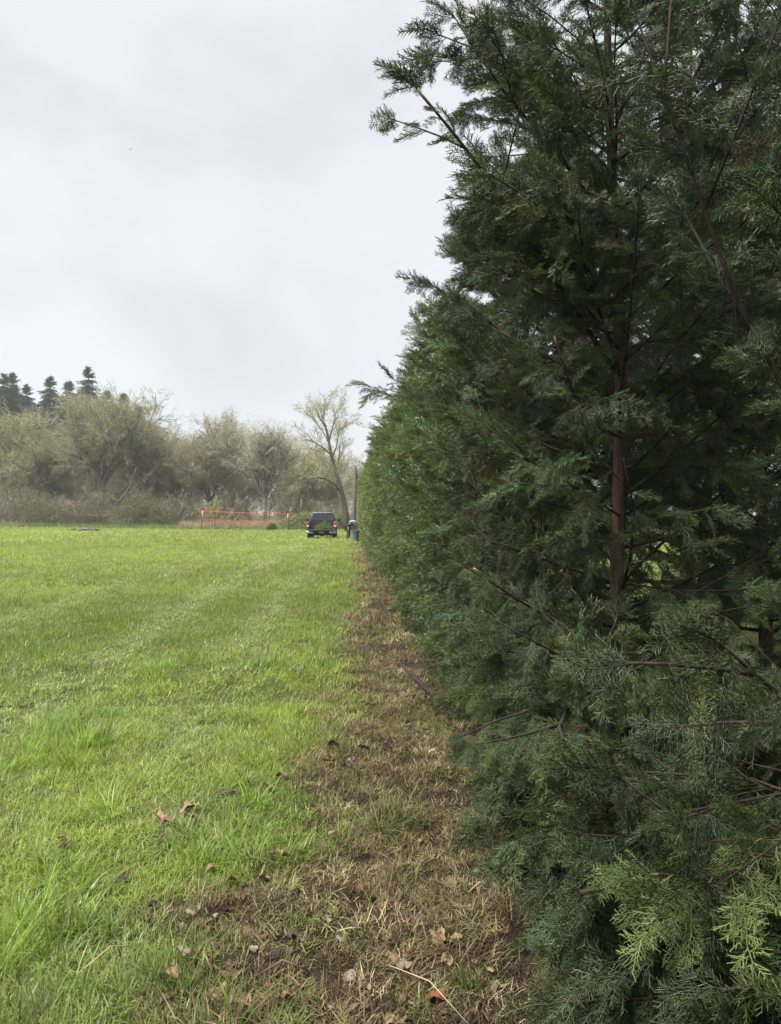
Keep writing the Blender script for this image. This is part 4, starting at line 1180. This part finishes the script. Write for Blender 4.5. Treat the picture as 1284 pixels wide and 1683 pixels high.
quad_panel('windscreen', [(-.72, 4.18, 1.19), (.72, 4.18, 1.19), (.6, 3.52, 1.62), (-.6, 3.52, 1.62)], M_GLASS, -.02)
bm = bmesh.new(); bm_box(bm, (0, 1.985, 1.655), (.34, .03, .035), bevel=.008); o = bm_obj('brake_light', bm, M_LAMP, truck); o.location = (0, .15, 0)
# tailgate lowered
tg = None
bm = bmesh.new(); bm_box(bm, (0, -.16, .625), (1.62, .52, .055), rot=(R(2), 0, 0), bevel=.015); tg = bm_obj('tailgate', bm, M_PAINT, truck)
bm = bmesh.new(); bm_box(bm, (0, -.16, .661), (1.46, .40, .012), rot=(R(2), 0, 0)); bm_obj('liner', bm, M_LINER, tg)
# tail lamps
for s in (1, -1):
    bm = bmesh.new(); bm_box(bm, (s * .835, .075, .905), (.175, .10, .40), bevel=.03); tl_ = bm_obj('tail_light', bm, M_LAMP, truck, True)
    bm = bmesh.new(); bm_box(bm, (s * .835, .021, .88), (.13, .02, .10), bevel=.008); bm_obj('reversing_lamp', bm, M_WHITE, tl_)
    bm = bmesh.new(); bm_box(bm, (s * .86, .14, 1.15), (.12, .14, .05), bevel=.015); bm_obj('rail_cap', bm, M_CHROME, truck)
# bumper
for s in (1, -1):
    bm = bmesh.new(); bm_box(bm, (s * .70, -.02, .50), (.44, .16, .17), bevel=.03); bm_obj('bumper_end', bm, M_CHROME, truck, True)
bm = bmesh.new(); bm_box(bm, (0, .0, .49), (.97, .15, .15), bevel=.02); bm_box(bm, (0, .16, .40), (1.3, .16, .18)); bp_ = bm_obj('bumper', bm, M_TRIM, truck)
bm = bmesh.new(); bm_box(bm, (0, -.083, .50), (.31, .012, .12), bevel=.004); bm_obj('number_plate', bm, M_PLATE, truck)
bm = bmesh.new(); bm_box(bm, (0, .0, .36), (.08, .3, .08), bevel=.01); bm_box(bm, (0, 1.2, .36), (1.1, 1.9, .14)); bm_box(bm, (0, 1.08, .33), (1.4, .12, .12)); bmesh.ops.create_uvsphere(bm, u_segments=10, v_segments=8, radius=.13, matrix=Matrix.Translation((0, 1.08, .33)))
bm_obj('chassis', bm, M_TRIM, truck)
tube_obj('exhaust', [([(.42, 1.2, .36), (.46, .4, .34), (.50, .05, .31)], [.03, .03, .03])], M_TRIM, truck, 8)
for s in (1, -1):
    bm = bmesh.new(); bm_box(bm, (s * 1.06, 3.72, 1.24), (.20, .10, .17), bevel=.03); bm_box(bm, (s * .94, 3.74, 1.20), (.12, .04, .04)); bm_obj('mirror', bm, M_TRIM, truck, True)
def wheel(s, y_):
    def ring(prof, mat, name, parent):
        bm = bmesh.new(); n_ = 22; rows = []
        for (xo, rr) in prof:
            rows.append([bm.verts.new((xo, rr * math.cos(2 * math.pi * k / n_), rr * math.sin(2 * math.pi * k / n_))) for k in range(n_)])
        for a_, b_ in zip(rows, rows[1:]):
            for k in range(n_): bm.faces.new((a_[k], a_[(k + 1) % n_], b_[(k + 1) % n_], b_[k]))
        bm.faces.new(rows[0]); bm.faces.new(list(reversed(rows[-1]))); bmesh.ops.recalc_face_normals(bm, faces=bm.faces)
        return bm_obj(name, bm, mat, parent, True)
    w_ = ring([(-.115, .24), (-.12, .31), (-.09, .355), (.09, .355), (.12, .31), (.115, .24)], M_TYRE, 'wheel', truck)
    w_.location = (s * .79, y_, .355)
    ring([(-.10, .20), (-.118, .235), (.118, .235), (.10, .20), (.09, .06)], M_RIM, 'rim', w_)
for s in (1, -1):
    for y_ in (1.08, 4.45): wheel(s, y_)
# the load of hedge clippings in the bed
pile = empty('clippings_pile', truck.location + Vector((.15, .75, .66))); tag(pile, 'heap of pale green hedge clippings lying in the truck bed', 'clippings')
pile.location = truck.location + Vector((.16, .8, .64))
n = 150; a = rng.uniform(0, 6.28, n); q = np.sqrt(rng.random(n)); X = np.cos(a) * q * .50; Y = np.sin(a) * q * .7 - .05; Z = .42 * (1 - q ** 1.8) * rng.random(n) ** .5 + .03 - .06 * (Y < -.7)
D = rng.normal(size=(n, 3)); D[:, 2] = np.abs(D[:, 2]) * .4 - .1; D /= np.linalg.norm(D, axis=1, keepdims=True)
scatter('clippings', 'locyp', sprays_lo, np.stack([X, Y, Z], 1), dirs_to_euler(D, rng.uniform(0, 6.28, n)), rng.uniform(.16, .34, n), np.array([(.15, .20, .07)]) * rng.uniform(.65, 1.25, (n, 1)), pile)
tube_obj('stems', [([(-.3 + .15 * k, -.5 + .1 * k, .06), (0, .1 * k, .18 + .04 * k), (.35 - .1 * k, .5, .15)], [.012, .012, .008]) for k in range(4)], B_CYP, pile, 5)

# ------------------------------------------------------------------ the rubbish bin
M_BIN = simple('slate blue plastic', (.135, .185, .235), .55, noise=.12, scale=8)
M_BIN2 = simple('dark bin handle', (.05, .07, .095), .6)
bb = at(585.2, 895, 41.5); bb.z = float(height(bb.x, bb.y))
bn = empty('rubbish_bin', bb); tag(bn, 'slate blue plastic rubbish bin standing on the grass by the hedge', 'bin')
bn.rotation_euler = (R(2), R(-5), R(12))
bm = bmesh.new(); rows = []
for z_, rr in ((0, .165), (.02, .175), (.60, .215), (.60, .235), (.645, .235), (.645, .205), (.06, .165)):
    rows.append([bm.verts.new((rr * math.cos(2 * math.pi * k / 28) * (1 + .012 * (k % 2)), rr * math.sin(2 * math.pi * k / 28) * (1 + .012 * (k % 2)), z_)) for k in range(28)])
for a_, b_ in zip(rows, rows[1:]):
    for k in range(28): bm.faces.new((a_[k], a_[(k + 1) % 28], b_[(k + 1) % 28], b_[k]))
bm.faces.new(list(reversed(rows[0]))); bm.faces.new(rows[-1])
bm_obj('body', bm, M_BIN, bn)
for a_ in (R(-78), R(102)):
    bm = bmesh.new(); bm_box(bm, (.235 * math.cos(a_), .235 * math.sin(a_), .555), (.05, .15, .09), rot=(0, 0, a_), bevel=.012); bm_obj('handle', bm, M_BIN2, bn)

# ------------------------------------------------------------------ the person bending over behind the bin
M_SKIN = simple('skin', (.42, .27, .20), .55)
M_SHIRT = simple('grey work shirt', (.36, .39, .42), .85, noise=.15, scale=12)
M_VEST = simple('dark jacket', (.05, .055, .07), .85, noise=.2, scale=12)
M_JEAN = simple('dark trousers', (.030, .034, .045), .9, noise=.2, scale=14)
M_HAIR = simple('dark hair', (.045, .033, .025), .7)
M_SHOE = simple('boots', (.04, .03, .025), .8)
pp = at(573, 845, 45.0); pp.z = float(height(pp.x, pp.y))
per = empty('person', pp); tag(per, 'person in dark trousers and grey top bending over behind the rubbish bin', 'person')
def skin(name, verts, edges, mat, root=0, parent=per, sub=2):
    me = bpy.data.meshes.new(name); me.from_pydata([v[:3] for v in verts], edges, []); me.update()
    o = bpy.data.objects.new(name, me); col.objects.link(o); o.parent = parent
    me.materials.append(mat)
    md = o.modifiers.new('skin', 'SKIN'); md.use_smooth_shade = True
    for i_, v in enumerate(verts):
        sv = me.skin_vertices[0].data[i_]; sv.radius = (v[3], v[4] if len(v) > 4 else v[3]); sv.use_root = (i_ == root)
    s_ = o.modifiers.new('smooth', 'SUBSURF'); s_.levels = sub; s_.render_levels = sub
    return o
# bends toward +x (the hedge)
body_v = [(0, 0, .92, .10, .10), (.20, 0, 1.03, .10, .10), (.40, 0, 1.00, .12, .10), (.52, 0, .93, .11, .1), (.60, 0, .85, .055),        # 0-4 pelvis, spine, chest, neck base, neck
          (-.02, .10, .84, .07), (-.02, .12, .46, .052), (-.06, .13, .08, .04), (.08, .14, .035, .045),     # left leg 5-8
          (-.04, -.10, .84, .07), (.05, -.12, .46, .052), (-.02, -.13, .08, .04), (.13, -.14, .035, .045),  # right leg 9-12
          (.46, .19, .90, .05), (.52, .22, .64, .038), (.62, .17, .44, .033),                      # left arm
          (.46, -.19, .90, .05), (.54, -.22, .64, .038), (.64, -.15, .44, .033)]
body_e = [(0, 1), (1, 2), (2, 3), (3, 4), (0, 5), (5, 6), (6, 7), (7, 8), (0, 9), (9, 10), (10, 11), (11, 12), (2, 13), (13, 14), (14, 15), (2, 16), (16, 17), (17, 18)]
body = skin('body', body_v, body_e, M_SKIN)
skin('trousers', [(0, 0, .92, .165, .145), (.08, 0, .97, .16, .14), (-.02, .10, .84, .112), (-.02, .12, .46, .088), (-.06, .13, .10, .075), (-.04, -.10, .84, .112), (.05, -.12, .46, .088), (-.02, -.13, .10, .075)],
     [(0, 1), (0, 2), (2, 3), (3, 4), (0, 5), (5, 6), (6, 7)], M_JEAN)
skin('jacket', [(.04, 0, .97, .17, .15), (.20, 0, 1.035, .175, .16), (.40, 0, 1.01, .19, .16), (.50, 0, .95, .12, .11), (.46, .19, .90, .08), (.52, .22, .66, .06), (.46, -.19, .90, .08), (.54, -.22, .66, .06), (.61, .175, .47, .048), (.63, -.155, .47, .048)],
     [(0, 1), (1, 2), (2, 3), (2, 4), (4, 5), (5, 8), (2, 6), (6, 7), (7, 9)], M_VEST)
skin('back_panel', [(.02, 0, 1.075, .10, .085), (.18, 0, 1.135, .12, .085), (.38, 0, 1.125, .13, .085), (.48, 0, 1.04, .08, .07)], [(0, 1), (1, 2), (2, 3)], M_SHIRT)
for s, y_ in ((1, .13), (-1, -.13)):
    skin('boot', [(-.10 + (.05 if s < 0 else 0), y_, .04, .05, .04), (.0 + (.05 if s < 0 else 0), y_, .045, .05, .04), (.12 + (.05 if s < 0 else 0), y_ * 1.05, .035, .042, .032)], [(0, 1), (1, 2)], M_SHOE)
for (hx, hy, sg) in ((.62, .17, -1), (.64, -.15, 1)):      # hands with fingers
    hv = [(hx, hy, .44, .028, .02), (hx + .03, hy, .39, .036, .016), (hx + .05, hy, .35, .034, .014)]; he = [(0, 1), (1, 2)]
    for k in range(4):
        o_ = -.027 + .018 * k; l_ = (.062, .072, .068, .054)[k]; j = len(hv)
        hv += [(hx + .058, hy + o_, .345, .0095), (hx + .066, hy + o_, .345 - l_ * .5, .009), (hx + .058, hy + o_, .345 - l_, .008)]; he += [(2, j), (j, j + 1), (j + 1, j + 2)]
    j = len(hv); hv += [(hx + .03, hy + sg * .045, .385, .011), (hx + .05, hy + sg * .055, .35, .010)]; he += [(1, j), (j, j + 1)]
    skin('hand', hv, he, M_SKIN, sub=1)
# head, looking down
bm = bmesh.new(); bmesh.ops.create_uvsphere(bm, u_segments=20, v_segments=16, radius=1)
for v in bm.verts:
    z_ = v.co.z; v.co = Vector((v.co.x * .098, v.co.y * .076 * (1 - .18 * max(0, -z_)), z_ * .118))
head = bm_obj('head', bm, M_SKIN, per, True); head.location = (.68, 0, .76); head.rotation_euler = (0, R(118), 0)
bm = bmesh.new(); bmesh.ops.create_cone(bm, segments=8, radius1=.018, radius2=.006, depth=.04, matrix=Matrix.Translation((.105, 0, -.02)) @ Matrix.Rotation(R(80), 4, 'Y')); bm_obj('nose', bm, M_SKIN, head, True)
for s in (1, -1):
    bm = bmesh.new(); bmesh.ops.create_uvsphere(bm, u_segments=10, v_segments=8, radius=.012, matrix=Matrix.Translation((.086, s * .03, .012))); bm_obj('eye', bm, M_HAIR, head, True)
    bm = bmesh.new(); bmesh.ops.create_uvsphere(bm, u_segments=10, v_segments=8, radius=.028, matrix=Matrix.Translation((0, s * .076, -.01)) @ Matrix.Diagonal((.7, .35, 1, 1))); bm_obj('ear', bm, M_SKIN, head, True)
bm = bmesh.new(); bm_box(bm, (.088, 0, -.062), (.012, .045, .01), bevel=.004); bm_obj('mouth', bm, M_LAMP, head, True)
bm = bmesh.new(); bmesh.ops.create_uvsphere(bm, u_segments=20, v_segments=14, radius=1)
bmesh.ops.delete(bm, geom=[v for v in bm.verts if v.co.z < -.35 or (v.co.x > .55 and v.co.z < .35)], context='VERTS')
for v in bm.verts: v.co = Vector((v.co.x * .106 - .006, v.co.y * .084, v.co.z * .126 + .004))
bm_obj('hair', bm, M_HAIR, head, True)

# ------------------------------------------------------------------ black power tool lying at the hedge foot
M_TOOL = simple('black tool casing', (.014, .013, .013), .45, noise=.1)
M_STEEL = simple('guide bar steel', (.42, .42, .40), .45, .7, noise=.1)
tp_ = on_ground(613, 937); tool = empty('power_saw', tp_, R(-35)); tag(tool, 'small black power saw lying on the dead grass against the hedge', 'power tool')
bm = bmesh.new(); bm_box(bm, (0, 0, .075), (.24, .15, .13), bevel=.025); bm_box(bm, (-.10, 0, .10), (.07, .10, .13), bevel=.03); bm_obj('housing', bm, M_TOOL, tool, True)
tube_obj('rear_handle', [([(-.10, 0, .15), (-.17, 0, .16), (-.21, 0, .10), (-.17, 0, .03), (-.10, 0, .03)], [.016] * 5)], M_TOOL, tool, 7)
tube_obj('front_handle', [([(.03, -.07, .05), (.03, -.085, .16), (.03, 0, .20), (.03, .08, .16), (.03, .07, .05)], [.011] * 5)], M_TOOL, tool, 7)
bm = bmesh.new(); bm_box(bm, (.22, .045, .10), (.28, .008, .06), bevel=.003); o = bm_obj('guide_bar', bm, M_STEEL, tool)
bm = bmesh.new(); bm_box(bm, (.0, 0, .145), (.10, .07, .02), bevel=.006); bm_obj('filter_cover', bm, M_TRIM, tool, True)

# ------------------------------------------------------------------ dead branch and twigs beside the hedge
root_ = on_ground(742, 1185); dbr = empty('dead_branch', root_); tag(dbr, 'dead branch with rusty dry foliage poking out from under the hedge', 'branch')
lb = lambda px, py, dd: np.array(at(px, py, dd)) - np.array(root_)
tube_obj('stem', [([lb(748, 1160, 6.4), lb(718, 1148, 6.4), lb(694, 1125, 6.5), lb(677, 1109, 6.6), lb(656, 1090, 6.8)], [.036, .032, .027, .018, .006])], B_LIMB, dbr, 7)
tube_obj('twigs', [([lb(700, 1122, 6.6), lb(712, 1113, 6.7), lb(724, 1118, 6.7)], [.006, .005, .002]), ([lb(706, 1130, 6.55), lb(700, 1142, 6.5), lb(697, 1152, 6.5)], [.007, .005, .002]), ([lb(688, 1112, 6.75), lb(676, 1108, 6.8), lb(668, 1112, 6.8)], [.005, .004, .002])], B_CYP, dbr, 5)
n = 46
P = np.array([lb(random.uniform(700, 748), random.uniform(1122, 1178), random.uniform(6.0, 6.5)) for _ in range(n)])
D = rng.normal(size=(n, 3)); D[:, 2] -= .7; D /= np.linalg.norm(D, axis=1, keepdims=True)
scatter('dry_foliage', 'midcyp', sprays_mid, P, dirs_to_euler(D, rng.uniform(0, 6.28, n)), rng.uniform(.08, .17, n), np.array([(.12, .062, .034)]) * rng.uniform(.6, 1.3, (n, 1)), dbr)

# ------------------------------------------------------------------ fallen leaves, clods, pebbles and sticks
def dead_leaf_mat(name, c):
    m = simple(name, c, .75, noise=.35, scale=55, spec=.25); return m
LM = [dead_leaf_mat('tan leaf', (.23, .155, .09)), dead_leaf_mat('brown leaf', (.12, .072, .045)), dead_leaf_mat('grey leaf', (.21, .165, .13)), dead_leaf_mat('rust leaf', (.16, .062, .03)), dead_leaf_mat('dark leaf', (.065, .042, .03))]
def leaf_mesh(seed, lobes, mat):
    r = random.Random(seed); n_ = 22; pts = []
    for k in range(n_):
        a = 2 * math.pi * k / n_
        rr = .5 * (.72 + .28 * abs(math.cos(a * lobes / 2 + .4))) * r.uniform(.85, 1.1)
        pts.append((rr * math.cos(a) * 1.25, rr * math.sin(a) * .85))
    cx, cyy = r.uniform(.6, 1.5), r.uniform(-1.2, 1.2)
    def z(u, v): return .38 * cx * v * v * 2 + .28 * cyy * u * u + .18 * math.sin(u * 7 + seed) * v + .08 * math.sin(v * 11 + seed * 2) + r.uniform(-.02, .02)
    V = [(0, 0, 0)] + [(.55 * u, .55 * v, z(.55 * u, .55 * v)) for u, v in pts] + [(u, v, z(u, v) + r.uniform(-.05, .05)) for u, v in pts]
    F = []
    for k in range(n_):
        j = (k + 1) % n_
        F.append((0, 1 + k, 1 + j)); F.append((1 + k, 1 + n_ + k, 1 + n_ + j, 1 + j))
    V.append((.95, .03, .06)); V.append((.95, -.0, .07)); F.append((1 + n_, len(V) - 2, len(V) - 1))
    me = mesh('fallen_leaf', V, F); me.materials.append(mat); me.polygons.foreach_set('use_smooth', [True] * len(me.polygons))
    return me
leaf_meshes = {(c, v): leaf_mesh(400 + 7 * c + v, 3 + 2 * (v % 2), LM[c]) for c in range(5) for v in range(3)}
WORD = ['tan', 'brown', 'pale grey', 'rust red', 'dark brown']
ON = {True: 'on the worn strip beside the hedge', False: 'in the green grass'}
seen = [(313, 1332, 0, 26), (262, 1348, 0, 20), (276, 1356, 1, 20), (355, 1382, 0, 18), (462, 1407, 0, 18), (318, 1497, 2, 28), (335, 1524, 1, 26), (345, 1535, 1, 22), (300, 1581, 2, 22), (330, 1592, 2, 14),
        (548, 1224, 4, 24), (540, 1246, 3, 16), (546, 1252, 0, 12), (578, 1246, 2, 12), (600, 1225, 4, 18), (500, 1290, 4, 20), (722, 1541, 0, 30), (748, 1545, 0, 18), (645, 1580, 0, 26), (663, 1592, 2, 22), (594, 1604, 0, 26), (572, 1606, 2, 24),
        (604, 1626, 0, 16), (677, 1646, 2, 18), (655, 1668, 0, 26), (640, 1672, 0, 22), (715, 1640, 3, 26), (725, 1655, 1, 22), (372, 1606, 1, 28), (285, 1624, 0, 22), (352, 1640, 0, 32), (395, 1666, 0, 34), (425, 1668, 1, 26),
        (590, 1459, 3, 16), (688, 1452, 2, 12), (735, 1572, 0, 22), (672, 1564, 3, 18), (816, 1620, 2, 20), (805, 1600, 0, 16), (430, 1548, 1, 20), (402, 1540, 1, 24), (470, 1510, 4, 18), (480, 1545, 4, 22), (536, 1516, 2, 16),
        (545, 1500, 1, 16), (520, 1360, 0, 12), (690, 1368, 0, 16), (750, 1295, 0, 14), (640, 1310, 4, 20), (590, 1365, 4, 20), (415, 1290, 4, 18), (440, 1300, 1, 16), (520, 1105, 1, 12), (640, 1222, 1, 12), (620, 1290, 4, 18),
        (395, 1478, 0, 20), (380, 1455, 0, 18), (410, 1462, 4, 18), (255, 1500, 4, 20), (560, 1545, 2, 16), (630, 1520, 4, 14), (770, 1350, 2, 12), (780, 1395, 0, 12), (455, 1480, 4, 20), (500, 1620, 1, 20), (470, 1650, 0, 18), (700, 1700, 1, 24), (110, 1392, 4, 20), (105, 1380, 0, 16), (265, 1625, 1, 16), (540, 1660, 2, 20), (330, 1660, 4, 22)]
_lr = random.Random(55)
for _k in range(34):
    seen.append((_lr.uniform(230, 760), 1190 + 480 * _lr.random() ** .7, _lr.choice((0, 1, 1, 2, 4)), _lr.uniform(9, 20)))
for k, (px, py, c, w) in enumerate(seen):
    p = on_ground(px, py); dist = 1265 * EYE / (py - 845)
    o = obj('fallen_leaf', leaf_meshes[(c, k % 3)])
    gr_ = float(thatch_mask(p.x, p.y)) < .45
    o.location = p + Vector((0, 0, .035 if gr_ else .012)); s = w / 1265 * dist * 1.1
    o.scale = (s, s, s * random.uniform(.9, 1.6)); o.rotation_euler = (random.uniform(-.5, .4), random.uniform(-.4, .4), random.uniform(0, 6.28))
    tag(o, 'curled %s fallen leaf lying %s' % (WORD[c], ON[not gr_]), 'leaf', '%s leaves lying %s' % (WORD[c], ON[not gr_]))
# a last few small leaf scraps too many to pick out
n = 900; y = rng.uniform(2.0, 10, n); x = rng.uniform(-1.4, 1.6, n); k = rng.random(n) < thatch_mask(x, y); x, y = x[k], y[k]; n = len(x)
M_SCRAP = leafy('leaf scraps', transl=.1, rough=.8, spec=.2, var=.4, trans_tint=(1, 1, 1))
scraps = []
for q in range(4):
    me_ = leaf_mesh(470 + q, 3, LM[0]); me_.materials.clear(); me_.materials.append(M_SCRAP); scraps.append(bpy.data.objects.new('leaf scrap', me_))
pal = np.array([(.30, .21, .13), (.17, .10, .06), (.26, .21, .16), (.08, .05, .035)])
o = scatter('leaf_scraps', 'scrap', scraps, np.stack([x, y, height(x, y) + .014], 1), np.stack([rng.normal(0, .45, n), rng.normal(0, .45, n), rng.uniform(0, 6.28, n)], 1), rng.uniform(.012, .04, n), pal[rng.integers(0, 4, n)])
tag(o, 'small scraps of dead leaf scattered through the thatch', kind='stuff')
# clods of turned soil
M_CLOD = simple('turned soil', (.105, .078, .056), .95, noise=.6, scale=70, bump=.8)
def lump(seed, mat, name, flat=.6, rough=1.5):
    bm = bmesh.new(); bmesh.ops.create_icosphere(bm, subdivisions=4, radius=.5)
    for v in bm.verts:
        c = v.co * 6; v.co *= .30 + rough * .5 * float(fbm(c.x + seed, c.y + c.z * 1.7, 4)) + .35 * float(fbm(v.co.x * 2 + seed, v.co.y * 2 + v.co.z, 2)); v.co.z *= flat
    me = bpy.data.meshes.new(name); bm.to_mesh(me); bm.free(); me.materials.append(mat)
    return me
clods = [lump(3.1 * k, M_CLOD, 'soil_clod') for k in range(4)]
for k, (px, py, w, lab) in enumerate([(203, 1440, 40, 'dark crumbly soil clod kicked up at the foot of a grass tussock'), (730, 1465, 30, 'dark soil lump beside the hedge foot'), (598, 1366, 26, 'dark soil lump in the middle of the worn strip'),
                                      (375, 1300, 34, 'soil lump at the edge of the green grass'), (735, 1600, 40, 'crumbly dark soil lump by the tan leaves'), (660, 1500, 36, 'dark soil lump among the stubble'), (452, 1580, 34, 'dark soil lump under the green tuft'), (640, 1400, 24, 'small dark soil lump in the stubble')]):
    p = on_ground(px, py); s = w / 1265 * (1265 * EYE / (py - 845))
    o = obj('soil_clod', clods[k % 4]); o.location = p + Vector((0, 0, s * (.04 if k == 0 else .02))); o.scale = (s, s * .8, s * (.75 if k == 0 else .6)); o.rotation_euler = (0, 0, random.uniform(0, 6.28))
    tag(o, lab, 'soil')
M_STONE = simple('grey stone', (.30, .29, .27), .85, noise=.2, scale=40, bump=.3)
for k, (px, py, w, lab) in enumerate([(785, 1424, 20, 'flat grey stone lying at the hedge foot'), (772, 1488, 10, 'small pale stone near the flat grey stone'), (750, 1484, 9, 'small upright pale stone on the bare soil')]):
    p = on_ground(px, py); s = w / 1265 * (1265 * EYE / (py - 845))
    o = obj('stone', lump(9.3 + 2 * k, M_STONE, 'stone', .5), smooth=True); o.location = p + Vector((0, 0, s * .12)); o.scale = (s, s, s); tag(o, lab, 'stone')
for k, (a_, b_, w, lab) in enumerate([((130, 1622), (228, 1577), .0022, 'long pale grass stalk lying across the near grass'), ((640, 1595), (775, 1690), .002, 'thin pale stalk lying over the leaves on the strip'), ((505, 1606), (420, 1612), .004, 'thin brown stick lying near the green tuft'), ((770, 1470), (802, 1473), .003, 'short pale stick at the hedge foot'), ((760, 1575), (800, 1555), .004, 'brown stick half buried in the soil')]):
    p0 = on_ground(*a_); p1 = on_ground(*b_); mid = (p0 + p1) / 2 + Vector((0, 0, .035))
    z_ = .05 if k == 0 else .02
    o = tube_obj('stick', [([np.array(p0 - mid) + (0, 0, z_), (0.005, 0, z_ + .01), np.array(p1 - mid) + (0, 0, z_)], [w, w, w * .6])], simple('dry stalk', (.40, .33, .18) if k in (0, 1, 3) else (.12, .085, .06), .8), None, 5)
    o.location = mid; tag(o, lab, 'stick')
# a bird far off in the sky
bd = at(214, 245, 60.0); bird = empty('bird', bd); tag(bird, 'tiny dark bird flying in the pale grey sky', 'bird')
M_BIRD = simple('dark feathers', (.03, .03, .035), .8)
tube_obj('body', [([(-.13, 0, 0), (-.05, 0, .01), (.05, 0, .015), (.11, 0, .01), (.14, 0, 0)], [.008, .035, .04, .026, .006])], M_BIRD, bird, 8)
for s in (1, -1):
    me = mesh('wing', [(.05, s * .03, .02), (-.05, s * .03, .02), (-.02, s * .17, .09), (.05, s * .17, .10), (-.06, s * .33, .06), (.045, s * .03, .03), (-.045, s * .03, .026), (-.02, s * .17, .097), (.045, s * .17, .106)], [(0, 1, 2, 3), (3, 2, 4), (5, 8, 7, 6), (8, 4, 7), (0, 3, 8, 5), (1, 6, 7, 2)])
    obj('wing', me, M_BIRD, bird)
bird.scale = (.6, .6, .6); bird.rotation_euler = (0, R(-10), R(60))

# ------------------------------------------------------------------ damp air over the field
bm = bmesh.new(); bm_box(bm, (0, 360, 22), (850, 850, 48))
M_AIR = bpy.data.materials.new('damp air'); M_AIR.use_nodes = True
nt = M_AIR.node_tree; nt.nodes.clear()
mo = nt.nodes.new('ShaderNodeOutputMaterial'); pv = nt.nodes.new('ShaderNodeVolumePrincipled')
pv.inputs['Color'].default_value = (.86, .90, .95, 1); pv.inputs['Density'].default_value = .0006; pv.inputs['Anisotropy'].default_value = .2
nt.links.new(pv.outputs[0], mo.inputs['Volume'])
haze = bm_obj('haze', bm, M_AIR); tag(haze, 'thin damp haze hanging over the whole field', kind='stuff')
